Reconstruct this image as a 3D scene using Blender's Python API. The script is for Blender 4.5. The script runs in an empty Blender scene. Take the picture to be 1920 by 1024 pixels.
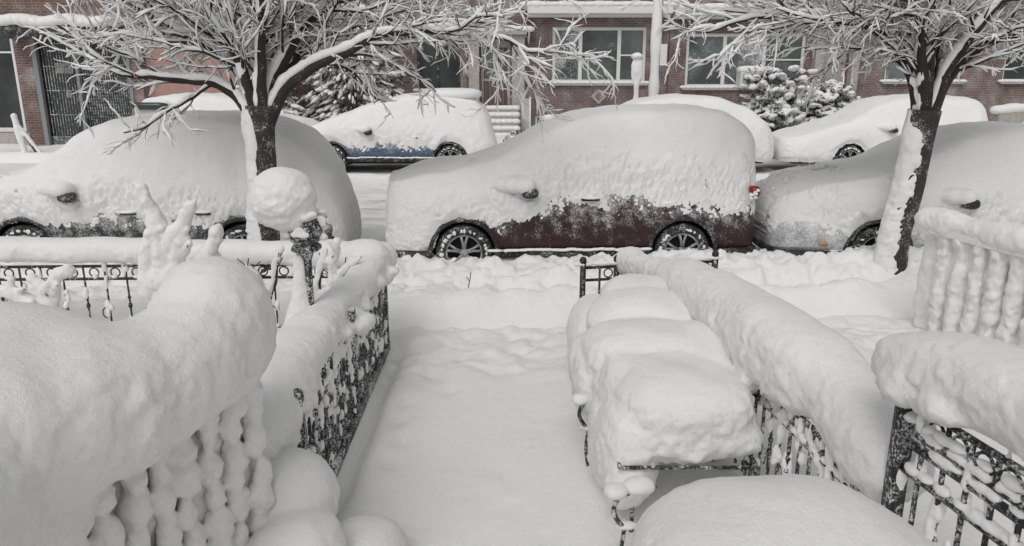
import bpy, math, random
import numpy as np
from mathutils import Vector, Matrix
random.seed(7); np.random.seed(7)
S=bpy.context.scene
COL=S.collection
# ------------------------------------------------------------------ noise
def _h(ix,iy,iz,seed):
    h=(ix.astype(np.int64)*374761393+iy.astype(np.int64)*668265263+iz.astype(np.int64)*1274126177+seed*974711)&0xffffffff
    h=((h^(h>>13))*1103515245)&0xffffffff
    h=((h^(h>>16))*668265263)&0xffffffff
    h=h^(h>>15)
    return (h&0xffffff)/float(0xffffff)
def vnoise(P,seed=0):
    P=np.asarray(P,float); i=np.floor(P).astype(np.int64); f=P-i; f=f*f*f*(f*(f*6-15)+10)
    r=0
    for dx in (0,1):
        for dy in (0,1):
            for dz in (0,1):
                w=(f[:,0] if dx else 1-f[:,0])*(f[:,1] if dy else 1-f[:,1])*(f[:,2] if dz else 1-f[:,2])
                r=r+w*_h(i[:,0]+dx,i[:,1]+dy,i[:,2]+dz,seed)
    return r*2-1
def fbm(P,freq=1.0,octv=3,seed=0,gain=.5):
    P=np.asarray(P,float)*freq; a=1;r=0;s=0
    for o in range(octv):
        r=r+a*vnoise(P+o*17.3,seed+o); s+=a; a*=gain; P=P*2.03
    return r/s
def sstep(a,b,x):
    t=np.clip((x-a)/(b-a),0,1); return t*t*(3-2*t)
# ------------------------------------------------------------------ materials
def newmat(name):
    m=bpy.data.materials.new(name); m.use_nodes=True
    nt=m.node_tree; b=nt.nodes['Principled BSDF']; return m,nt,b
def N(nt,t,**k):
    n=nt.nodes.new(t)
    for a,v in k.items(): setattr(n,a,v)
    return n
def ramp(nt,src,stops):
    r=N(nt,'ShaderNodeValToRGB'); e=r.color_ramp.elements
    e[0].position,e[0].color=stops[0][0],(*stops[0][1],1)
    e[1].position,e[1].color=stops[-1][0],(*stops[-1][1],1)
    for p,c in stops[1:-1]:
        x=e.new(p); x.color=(*c,1)
    nt.links.new(src,r.inputs[0]); return r.outputs[0]
def noise(nt,scale,detail=4,rough=.6,vec=None):
    n=N(nt,'ShaderNodeTexNoise'); n.inputs['Scale'].default_value=scale; n.inputs['Detail'].default_value=detail; n.inputs['Roughness'].default_value=rough
    if vec is None:
        g=N(nt,'ShaderNodeNewGeometry'); vec=g.outputs['Position']
    nt.links.new(vec,n.inputs['Vector']); return n.outputs['Fac']
def math_(nt,op,a,b):
    m=N(nt,'ShaderNodeMath',operation=op)
    for k,v in enumerate((a,b)):
        if hasattr(v,'node'): nt.links.new(v,m.inputs[k])
        else: m.inputs[k].default_value=v
    return m.outputs[0]
def bump(nt,b,h,strength,dist):
    n=N(nt,'ShaderNodeBump'); n.inputs['Strength'].default_value=strength; n.inputs['Distance'].default_value=dist
    nt.links.new(h,n.inputs['Height']); nt.links.new(n.outputs[0],b.inputs['Normal'])
def snow_mat(name,c=.88,bs=.65,dirt=False,tint=(1,.993,.982)):
    m,nt,b=newmat(name)
    b.inputs['Roughness'].default_value=.9; b.inputs['Specular IOR Level'].default_value=.1
    n1=noise(nt,9,5,.6); n2=noise(nt,60,6,.75); n3=noise(nt,300,2,.7)
    s=math_(nt,'ADD',math_(nt,'MULTIPLY',n1,.8),math_(nt,'ADD',math_(nt,'MULTIPLY',n2,.7),math_(nt,'MULTIPLY',n3,.3)))
    bump(nt,b,s,bs,.02)
    t=tint
    col=ramp(nt,noise(nt,45,5,.75),[(.3,(c*.95*t[0],c*.95*t[1],c*.955*t[2])),(.65,(c*t[0],c*t[1],c*t[2]))])
    if dirt:
        g=N(nt,'ShaderNodeNewGeometry'); sp=N(nt,'ShaderNodeSeparateXYZ'); nt.links.new(g.outputs['Position'],sp.inputs[0])
        mp=N(nt,'ShaderNodeMapping'); mp.inputs['Scale'].default_value=(.35,2.2,1); nt.links.new(g.outputs['Position'],mp.inputs[0])
        nn=noise(nt,1.6,6,.65,mp.outputs[0])
        d=ramp(nt,nn,[(.45,(0,0,0)),(.7,(1,1,1))])
        lane=N(nt,'ShaderNodeMapRange'); lane.interpolation_type='SMOOTHSTEP'
        ab=math_(nt,'ABSOLUTE',math_(nt,'SUBTRACT',sp.outputs['Y'],14.6),0)
        nt.links.new(ab,lane.inputs[0]); lane.inputs[1].default_value=2.8; lane.inputs[2].default_value=1.2; lane.inputs[3].default_value=0; lane.inputs[4].default_value=.9
        f=math_(nt,'MULTIPLY',d,lane.outputs[0])
        mx=N(nt,'ShaderNodeMixRGB'); nt.links.new(f,mx.inputs[0]); nt.links.new(col,mx.inputs[1]); mx.inputs[2].default_value=(.45,.40,.35,1); col=mx.outputs[0]
    nt.links.new(col,b.inputs['Base Color']); return m
SNOW=snow_mat('snow'); SNOWG=snow_mat('ground_snow',.88,.6); SNOWR=snow_mat('road_snow',.85,.6,True); SNOWT=snow_mat('twig_snow',.88,.3)
def speck_mat(name,col,rough=.4,snowamt=.35,scale=38,soft=.06,big=.35,zg=None,sc=.78):
    """solid surface carrying a procedural crust of wind blown snow, thicker with height when zg is given"""
    m,nt,b=newmat(name)
    n1=noise(nt,scale,6,.75); n2=noise(nt,scale*.12,4,.6)
    s=math_(nt,'ADD',math_(nt,'MULTIPLY',n1,1-big),math_(nt,'MULTIPLY',n2,big))
    if zg:
        tc=N(nt,'ShaderNodeTexCoord'); sp=N(nt,'ShaderNodeSeparateXYZ'); nt.links.new(tc.outputs['Object'],sp.inputs[0])
        s=math_(nt,'ADD',s,math_(nt,'MULTIPLY',math_(nt,'SUBTRACT',sp.outputs['Z'],zg[0]),zg[1]))
    th=.62-.25*snowamt
    f=ramp(nt,s,[(th,(0,0,0)),(th+soft,(1,1,1))])
    mx=N(nt,'ShaderNodeMixRGB'); nt.links.new(f,mx.inputs[0]); mx.inputs[1].default_value=(*col,1); mx.inputs[2].default_value=(sc,sc,sc,1)
    nt.links.new(mx.outputs[0],b.inputs['Base Color'])
    r=math_(nt,'ADD',math_(nt,'MULTIPLY',f,.8-rough),rough); nt.links.new(r,b.inputs['Roughness'])
    bump(nt,b,f,.35,.006); return m
PM=speck_mat('maroon_paint',(.030,.009,.014),.32,.46,60,.20,zg=(.70,.26),big=.42)
PBK=speck_mat('dark_paint',(.020,.021,.023),.35,.58,60,.20,zg=(.6,.28),big=.42)
PSV=speck_mat('silver_paint',(.28,.29,.30),.35,.75,46,.2,zg=(.5,.3))
PBL=speck_mat('blue_paint',(.065,.10,.165),.35,.52,20,.25,zg=(.55,.5))
PWH=speck_mat('pale_paint',(.50,.50,.50),.35,.85)
TRIM=speck_mat('black_trim',(.011,.011,.012),.6,.36,60,.12)
IRON=speck_mat('black_iron',(.012,.012,.013),.5,.50,60,.08)
IRONB=speck_mat('bare_iron',(.011,.011,.012),.5,.28,60,.06)
TYRE=speck_mat('tyre_rubber',(.016,.016,.016),.8,.38,50,.12)
RIM=speck_mat('alloy',(.22,.22,.23),.35,.35,60)
BARK=speck_mat('bark',(.036,.029,.025),.9,.36,60,.12)
TWIG=speck_mat('twig_bark',(.030,.024,.020),.9,.15,60,.1)
CHAIN=speck_mat('snowy_chain',(.10,.105,.11),.6,.60,14,.15)
def plain(name,col,rough=.6,var=.2,scale=20,metal=0):
    m,nt,b=newmat(name); n=noise(nt,scale,5,.6)
    c=ramp(nt,n,[(.3,tuple(x*(1-var) for x in col)),(.7,tuple(min(1,x*(1+var)) for x in col))])
    nt.links.new(c,b.inputs['Base Color']); b.inputs['Roughness'].default_value=rough; b.inputs['Metallic'].default_value=metal
    bump(nt,b,n,.2,.01); return m
WHITE=plain('white_frame',(.74,.74,.73),.5,.06)
BEIGE=plain('beige_stone',(.40,.37,.345),.8,.18,8)
SALMON=plain('salmon_render',(.40,.25,.215),.85,.10,6)
GREY=plain('grey_metal',(.24,.25,.26),.5,.15)
WOODB=plain('brown_door',(.15,.10,.085),.6,.25,12)
PAPER=plain('paper',(.38,.38,.38),.8,.15)
YEL=plain('yellow_paper',(.36,.30,.16),.8,.1)
ORANGE=plain('amber_lens',(.50,.2,.09),.3,.1)
DARKW=plain('wheel_well',(.008,.008,.008),.9,.1)
def brick(name,c1,c2,mort):
    m,nt,b=newmat(name)
    g=N(nt,'ShaderNodeNewGeometry'); sp=N(nt,'ShaderNodeSeparateXYZ'); nt.links.new(g.outputs['Position'],sp.inputs[0])
    cb=N(nt,'ShaderNodeCombineXYZ'); nt.links.new(math_(nt,'ADD',sp.outputs['X'],sp.outputs['Y']),cb.inputs[0]); nt.links.new(sp.outputs['Z'],cb.inputs[1])
    t=N(nt,'ShaderNodeTexBrick'); nt.links.new(cb.outputs[0],t.inputs['Vector'])
    t.inputs['Scale'].default_value=1; t.inputs['Brick Width'].default_value=.22; t.inputs['Row Height'].default_value=.075; t.inputs['Mortar Size'].default_value=.010
    t.inputs['Color1'].default_value=(*c1,1); t.inputs['Color2'].default_value=(*c2,1); t.inputs['Mortar'].default_value=(*mort,1)
    n=noise(nt,2.2,5,.6); mx=N(nt,'ShaderNodeMixRGB',blend_type='MULTIPLY'); mx.inputs[0].default_value=.8
    nt.links.new(t.outputs[0],mx.inputs[1]); nt.links.new(ramp(nt,n,[(.3,(.55,.55,.58)),(.7,(1.15,1.12,1.1))]),mx.inputs[2])
    f=ramp(nt,math_(nt,'ADD',math_(nt,'MULTIPLY',noise(nt,30,5,.8),.6),math_(nt,'MULTIPLY',noise(nt,1.3,3,.6),.4)),[(.50,(.02,.02,.02)),(.68,(.7,.7,.7))])
    m2=N(nt,'ShaderNodeMixRGB'); nt.links.new(f,m2.inputs[0]); nt.links.new(mx.outputs[0],m2.inputs[1]); m2.inputs[2].default_value=(.66,.66,.67,1)
    nt.links.new(m2.outputs[0],b.inputs['Base Color']); b.inputs['Roughness'].default_value=.9
    bump(nt,b,t.outputs['Fac'],-.3,.01); return m
BR1=brick('red_brick',(.20,.095,.072),(.13,.062,.050),(.23,.205,.19))  # far brick colours lightened to stand in for snowy haze
BR2=brick('brown_brick',(.20,.12,.10),(.14,.08,.07),(.25,.225,.21))
BR3=brick('plum_brick',(.18,.105,.095),(.115,.07,.068),(.22,.20,.19))
def glass(name,c,frost=0):
    m,nt,b=newmat(name); n=noise(nt,.9,3,.5)
    base=ramp(nt,n,[(.35,tuple(x*.6 for x in c)),(.65,tuple(x*1.3 for x in c))])
    if frost:
        f=ramp(nt,math_(nt,'ADD',math_(nt,'MULTIPLY',noise(nt,28,6,.8),.6),math_(nt,'MULTIPLY',noise(nt,1.2,3,.6),.4)),[(.60-.12*frost,(0,0,0)),(.66-.1*frost,(1,1,1))])
        mx=N(nt,'ShaderNodeMixRGB'); nt.links.new(f,mx.inputs[0]); nt.links.new(base,mx.inputs[1]); mx.inputs[2].default_value=(.7,.71,.72,1); base=mx.outputs[0]
    nt.links.new(base,b.inputs['Base Color']); b.inputs['Roughness'].default_value=.12; return m
GL=glass('window_glass',(.05,.057,.056)); GLG=glass('curtained_glass',(.13,.15,.145),.2); GLF=glass('frosted_glass',(.11,.12,.12),.8)  # pane colours raised too, haze across the street put into the colour
TAIL=glass('tail_lens',(.30,.012,.016))
m,nt,b=newmat('lamp_glow'); b.inputs['Base Color'].default_value=(.8,.4,.1,1); b.inputs['Emission Color'].default_value=(1,.5,.12,1); b.inputs['Emission Strength'].default_value=.7
GLOW=m
NEED=speck_mat('needles',(.042,.052,.040),.8,.36,14,.15)  # green paled in the base colour in place of haze
# ------------------------------------------------------------------ mesh helpers
def thing(name,label,cat,loc=(0,0,0),rotz=0,group=None):
    o=bpy.data.objects.new(name,None); o.empty_display_size=.2; o.location=loc; o.rotation_euler=(0,0,rotz); COL.objects.link(o)
    o['label']=label; o['category']=cat
    if group: o['group']=group
    return o
def mk(name,V,F,mat,parent=None,smooth=True,local=False,label=None):
    me=bpy.data.meshes.new(name)
    V=np.asarray(V,float)
    if isinstance(F,np.ndarray):
        nf,k=F.shape
        me.vertices.add(len(V)); me.vertices.foreach_set('co',V.ravel())
        me.loops.add(nf*k); me.loops.foreach_set('vertex_index',F.ravel().astype(np.int32))
        me.polygons.add(nf); me.polygons.foreach_set('loop_start',np.arange(0,nf*k,k,dtype=np.int32)); 
        try: me.polygons.foreach_set('loop_total',np.full(nf,k,dtype=np.int32))
        except Exception: pass
        me.update(calc_edges=True); me.validate()
    else:
        me.from_pydata(V.tolist(),[],F)
    if smooth: me.polygons.foreach_set('use_smooth',[True]*len(me.polygons))
    me.materials.append(mat)
    o=bpy.data.objects.new(name,me); COL.objects.link(o)
    if parent is not None:
        o.parent=parent
        if not local: o.matrix_parent_inverse=Matrix.Translation(-root_loc(parent))
    if label: o['label']=label
    return o
def root_loc(p):
    while p.parent is not None: p=p.parent
    return Vector(p.location) if p.type=='EMPTY' else Vector((0,0,0))
class G:
    def __init__(s): s.V=[];s.F=[];s.n=0
    def add(s,V,F):
        V=np.asarray(V,float); s.V.append(V); n=s.n
        s.F.extend([tuple(int(i)+n for i in f) for f in F]); s.n+=len(V)
    def box(s,x0,x1,y0,y1,z0,z1):
        V=[(x,y,z) for x in (x0,x1) for y in (y0,y1) for z in (z0,z1)]
        s.add(V,[(0,1,3,2),(4,6,7,5),(0,4,5,1),(2,3,7,6),(0,2,6,4),(1,5,7,3)])
    def tube(s,P,R,sides=8,cap=True,rot=0):
        P=np.asarray(P,float); n=len(P); R=np.broadcast_to(np.asarray(R,float),(n,))
        T=np.gradient(P,axis=0); T/=np.linalg.norm(T,axis=1)[:,None]+1e-9
        m=np.abs(T).mean(0); ref=np.eye(3)[np.argmin(m)]
        A=np.cross(T,ref); A/=np.linalg.norm(A,axis=1)[:,None]+1e-9; B=np.cross(T,A)
        a=np.arange(sides)*2*np.pi/sides+rot
        V=P[:,None,:]+R[:,None,None]*(np.cos(a)[None,:,None]*A[:,None,:]+np.sin(a)[None,:,None]*B[:,None,:])
        F=[]
        for i in range(n-1):
            for j in range(sides):
                k=(j+1)%sides; F.append((i*sides+j,i*sides+k,(i+1)*sides+k,(i+1)*sides+j))
        if cap: F.append(tuple(range(sides))[::-1]); F.append(tuple((n-1)*sides+j for j in range(sides)))
        s.add(V.reshape(-1,3),F)
    def sup(s,c,r,n=2.0,rotz=0,res=20,nz=None):
        nz=nz or n
        u=np.linspace(0,np.pi,res//2+1); w=np.arange(res)*2*np.pi/res
        U,Wv=np.meshgrid(u,w,indexing='ij')
        V=np.stack([np.sin(U)*np.cos(Wv),np.sin(U)*np.sin(Wv),np.cos(U)],-1).reshape(-1,3)
        q=(np.abs(V[:,0])**n+np.abs(V[:,1])**n); q=(q**(nz/n)+np.abs(V[:,2])**nz)**(1/nz)
        V=V/q[:,None]*np.array(r)
        cz,sz=math.cos(rotz),math.sin(rotz); V=np.stack([V[:,0]*cz-V[:,1]*sz,V[:,0]*sz+V[:,1]*cz,V[:,2]],1)+np.array(c)
        F=[]
        for i in range(res//2):
            for j in range(res):
                k=(j+1)%res; F.append((i*res+j,(i+1)*res+j,(i+1)*res+k,i*res+k))
        s.add(V,F)
    def ring(s,c,R,r,ax='x',seg=14,sides=5,a0=0,a1=2*math.pi):
        a=np.linspace(a0,a1,seg)
        if ax=='x': P=np.stack([0*a+c[0],c[1]+R*np.cos(a),c[2]+R*np.sin(a)],1)
        elif ax=='y': P=np.stack([c[0]+R*np.cos(a),0*a+c[1],c[2]+R*np.sin(a)],1)
        else: P=np.stack([c[0]+R*np.cos(a),c[1]+R*np.sin(a),0*a+c[2]],1)
        s.tube(P,r,sides)
    def out(s,name,mat,parent=None,smooth=True,**k):
        return mk(name,np.concatenate(s.V),s.F,mat,parent,smooth,**k)
def displace(V,Nn,amp,fr=4.,crust=.012,seed=3):
    up=np.clip(Nn[:,2],0,1)
    d=amp*fbm(V,fr,2,seed)+crust*(1.0-.75*up)*fbm(V,26,3,seed+5)+.3*crust*(1-.6*up)*np.abs(fbm(V,60,2,seed+9))
    pat=sstep(-.1,.35,fbm(V,2.3,2,seed+40))*(1-up)
    d=d+crust*pat*(np.clip(vnoise(V*13,seed+2),-.3,1)+.8*fbm(V,20,2,seed+41))
    return V+Nn*d[:,None]
def snowmesh(g,name,parent=None,voxel=.025,amp=.03,fr=4.,crust=.01,smooth=6,mat=None,seed=3,label=None):
    me=bpy.data.meshes.new('tmp'); me.from_pydata(np.concatenate(g.V).tolist(),[],g.F)
    o=bpy.data.objects.new('tmp',me); COL.objects.link(o)
    r=o.modifiers.new('r','REMESH'); r.mode='VOXEL'; r.voxel_size=voxel; r.use_smooth_shade=True
    if smooth:
        s_=o.modifiers.new('s','SMOOTH'); s_.factor=.5; s_.iterations=smooth
    dg=bpy.context.evaluated_depsgraph_get(); dg.update()
    m2=bpy.data.meshes.new_from_object(o.evaluated_get(dg))
    bpy.data.objects.remove(o)
    n=len(m2.vertices); V=np.empty(n*3); m2.vertices.foreach_get('co',V); V=V.reshape(-1,3)
    Nn=np.empty(n*3); m2.vertices.foreach_get('normal',Nn); Nn=Nn.reshape(-1,3)
    V=displace(V,Nn,amp,fr,crust,seed)
    m2.vertices.foreach_set('co',V.ravel()); m2.update(); m2.name=name
    m2.polygons.foreach_set('use_smooth',[True]*len(m2.polygons))
    m2.materials.clear(); m2.materials.append(mat or SNOW)
    o=bpy.data.objects.new(name,m2); COL.objects.link(o)
    if parent is not None:
        o.parent=parent; o.matrix_parent_inverse=Matrix.Translation(-root_loc(parent))
    if label: o['label']=label
    return o
def smoothpath(P,n):
    P=np.asarray(P,float); k=len(P); t=np.linspace(0,k-1,n); i=np.clip(t.astype(int),0,k-2); f=(t-i)[:,None]
    Q=np.vstack([2*P[0]-P[1],P,2*P[-1]-P[-2]]); p0,p1,p2,p3=Q[i],Q[i+1],Q[i+2],Q[i+3]
    return .5*((2*p1)+(-p0+p2)*f+(2*p0-5*p1+4*p2-p3)*f**2+(-p0+3*p1-3*p2+p3)*f**3)
# ------------------------------------------------------------------ ground
def grid(xs,ys,hf):
    X,Y=np.meshgrid(xs,ys); P=np.stack([X.ravel(),Y.ravel(),0*X.ravel()],1)
    P[:,2]=hf(P); nx=len(xs); ny=len(ys)
    i=np.arange(nx-1)[None,:]+np.arange(ny-1)[:,None]*nx; i=i.ravel()
    return P,np.stack([i,i+1,i+1+nx,i+nx],1)
def hground(P):
    x,y=P[:,0],P[:,1]
    z=.035*fbm(P,1.1,3,1)+.009*fbm(P,7,4,2,.6)
    z+=.16*sstep(-1.12,-1.45,x)*sstep(7.5,6.9,y)+.10*sstep(.4,.95,x)*sstep(7.5,6.9,y)
    z+=.03*np.exp(-((x+.88)/.14)**2)*sstep(7.5,6.8,y)-.05*np.exp(-((x+1.06)/.05)**2)*sstep(7.1,6.8,y)*sstep(3.9,4.3,y)+.06*np.exp(-((x-.6)/.3)**2)*sstep(7.5,6.8,y)
    ye=y-.08*x
    ch=sstep(5.9,6.8,ye)*sstep(7.75,7.5,ye)
    z+=ch*(.06*fbm(P,5,4,21,.6)-.06*np.clip(fbm(P,3.6,2,22),0,1))
    for k,(fx,fy) in enumerate([(-.45,6.7),(-.15,6.35),(-.5,5.95),(-.7,6.3),(.1,6.8),(-.85,5.6),(-.8,5.0),(-.86,5.3),(-.83,4.7)]):
        z-=.04*np.exp(-(((x-fx)/.07)**2+((y-fy)/.13)**2))
    z-=.06*np.exp(-((ye-7.60)/.045)**2)
    edge=ye+.10*fbm(P,1.6,2,37)
    bank=sstep(7.62,7.88,edge)*sstep(9.85,9.45,y)
    lum=fbm(P,2.4,4,31,.55); rid=np.abs(fbm(P,3.6,4,33,.55))
    z+=bank*(.16+.10*sstep(8.4,9.0,y)+.08*lum+.14*rid*sstep(7.9,8.3,ye)+.04*rid+.015*fbm(P,11,3,36)*sstep(7.9,8.2,ye)+.05*sstep(1.2,2.6,x)*sstep(8.3,9.0,y))
    z+=bank*.08*np.exp(-((edge-8.0)/.14)**2)-bank*.08*np.exp(-((y-8.42)/.16)**2)
    z+=bank*.14*np.exp(-((x-4.45)**2+(y-8.7)**2)/.3)+bank*.16*np.exp(-((x+2.77)**2+(y-8.65)**2)/.4)
    z-=.22*sstep(9.6,9.95,y)*sstep(21.2,20.9,y)
    far=sstep(20.9,21.4,y); z+=far*(.22+.06*fbm(P,1.2,3,41)+.12*sstep(23.6,24.4,y))
    return z
xs=np.concatenate([[-400,-200,-100,-60,-40,-28],np.arange(-22,-8,.25),np.arange(-8,-5,.07),np.arange(-5,6.5,.03),np.arange(6.5,10,.07),np.arange(10,24,.3),[28,40,60,100,200,400]])
ys=np.concatenate([[-60,-20,-5,-1],np.arange(0,2.5,.2),np.arange(2.5,9.7,.028),np.arange(9.7,11.2,.08),np.arange(11.2,20.8,.8),np.arange(20.8,28,.12),[30,40,60,100,200,400]])
V,F=grid(xs,ys,hground); g_=mk('ground',V,F,SNOWG); g_['kind']='structure'
def hroad(P):
    x,y=P[:,0],P[:,1]; z=.02*fbm(P,1.5,3,51)-.02
    for c in (12.9,14.6,16.3): z-=.06*np.exp(-((y-c-.1*np.sin(x*.4))/.18)**2)
    z+=.06*np.abs(fbm(P,4,4,52,.65))*sstep(11.6,12.4,y)*sstep(18.4,17.6,y)
    z+=.14*np.exp(-((y-11.9)/.35)**2)*(.6+.5*fbm(P,2,3,53))+.14*np.exp(-((y-18.2)/.35)**2)*(.6+.5*fbm(P,2,3,54))
    z-=.1*sstep(9.75,9.55,y)+.1*sstep(21.0,21.2,y)
    return z
V,F=grid(np.concatenate([[-400,-100,-40],np.arange(-24,-9,.3),np.arange(-9,9,.06),np.arange(9,24,.3),[40,100,400]]),np.arange(9.5,21.25,.055),hroad)
o=mk('road',V,F,SNOWR); o['kind']='structure'
# ------------------------------------------------------------------ cars
def smooth1(a,k=7):
    for _ in range(2):
        p=np.pad(a,k//2,mode='edge'); a=np.convolve(p,np.ones(k)/k,'valid')
    return a
def section(W,zt,zb,belt,top,M):
    belt=min(belt,zt-.16); 
    pts=np.array([(W*.90,zb),(W*.975,zb+.12),(W,zb+.35*(belt-zb)),(W,zb+.7*(belt-zb)),(W*.975,belt),(W*(.975*.45+top*.55),belt+(zt-belt)*.5),(W*(top+.015),zt-(zt-belt)*.13),(W*top*.86,zt-.02),(W*top*.5,zt),(0,zt+.01)])
    for _ in range(3):
        q=[pts[0]]
        for a,b_ in zip(pts[:-1],pts[1:]): q+= [a*.75+b_*.25,a*.25+b_*.75]
        q.append(pts[-1]); pts=np.array(q)
    d=np.concatenate([[0],np.cumsum(np.linalg.norm(np.diff(pts,axis=0),axis=1))]); t=np.linspace(0,d[-1],M)
    return np.stack([np.interp(t,d,pts[:,0]),np.interp(t,d,pts[:,1])],1)
def shell(L,x0,W,prof,zb,belt,top,Nn,M,npow,bumper=.10):
    t=np.linspace(0,1,Nn); t=.6*t+.4*(.5-.5*np.cos(np.pi*t)); x=t*L
    px=np.array(prof); zt=smooth1(np.interp(x+x0,px[:,0],px[:,1]),9)
    w=W*(1-np.clip(np.abs(x-L/2)/(L/2),0,1)**npow)**(1/npow); w=np.maximum(w,.002)
    rows=[]
    for i in range(Nn):
        s=section(1.0,zt[i],zb,belt,top if zt[i]>belt+.3 else top+(.9-top)*(1-np.clip((zt[i]-belt)/.3,0,1)),M)
        y=s[:,0]*w[i]; z=s[:,1]
        full=np.concatenate([np.stack([-y,z],1),np.stack([y,z],1)[::-1][1:]])
        xi=np.full(len(full),x[i]+x0)
        up=np.clip((full[:,1]-.55)/.6,0,1)**1.5
        xi+=bumper*up*np.clip(1-x[i]/.6,0,1)-bumper*1.2*up*np.clip(1-(L-x[i])/.6,0,1)
        rows.append(np.stack([xi,full[:,0],full[:,1]],1))
    return np.array(rows)
def gridfaces(n,m,mask=None):
    i=np.arange(m-1)[None,:]+np.arange(n-1)[:,None]*m
    return np.stack([i,i+1,i+1+m,i+m],2).reshape(-1,4)
def wheel(parent,x,y,r,near,turn=0):
    w=bpy.data.objects.new('wheel',None); COL.objects.link(w); w.parent=parent; w.location=(x,y,r); w.rotation_euler=(0,0,turn)
    s=-1 if near else 1
    g=G(); prof=[(.62,-.10),(.70,-.115),(.86,-.12),(.97,-.10),(1.0,-.06),(1.0,.06),(.97,.10),(.86,.12),(.62,.10)]
    seg=40; V=[];F=[]
    for a in range(seg):
        th=a*2*math.pi/seg
        for (rr,yy) in prof: V.append((r*rr*math.cos(th),yy,r*rr*math.sin(th)))
    k=len(prof)
    for a in range(seg):
        b_=(a+1)%seg
        for j in range(k-1): F.append((a*k+j,b_*k+j,b_*k+j+1,a*k+j+1))
    g.add(V,F); g.out('tyre',TYRE,w,local=True)
    g=G(); g.ring((0,s*.09,0),r*.64,.018,'y',40,6); g.sup((0,s*.085,0),(.055,.03,.055))
    for q in range(5):
        for dd in (-.13,.13):
            a=q*2*math.pi/5+.3+dd; a2=q*2*math.pi/5+.3+dd*1.5
            g.tube([(.05*math.cos(a),s*.09,.05*math.sin(a)),(r*.35*math.cos(a),s*.095,r*.35*math.sin(a)),(r*.64*math.cos(a2),s*.09,r*.64*math.sin(a2))],[.02,.016,.019],6)
    g.out('rim',RIM,w,local=True)
    g=G(); a=np.arange(30)*2*math.pi/30
    g.add([(0,s*.03,0)]+[(r*.63*math.cos(t),s*.03,r*.63*math.sin(t)) for t in a],[(0,1+i,1+(i+1)%30) for i in range(30)])
    g.out('brake_disc',DARKW,w,local=True,smooth=False)
    g=G(); rr=np.random.RandomState(int(x*100)%99+3)
    for i in range(16):
        t=rr.uniform(3.6,5.9); q=rr.uniform(.3,.62)*r; g.sup((q*math.cos(t),s*(.085),q*math.sin(t)),(rr.uniform(.02,.045),.022,rr.uniform(.015,.035)),res=8)
    for i in range(46):
        t=i/46*2*math.pi+rr.uniform(-.1,.1)
        if rr.rand()<.6: g.sup((r*.8*math.cos(t),s*.118,r*.8*math.sin(t)),(rr.uniform(.01,.035),.010,rr.uniform(.01,.03)),res=8)
    g.out('snow',SNOWT,w,local=True)
    return w
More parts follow.
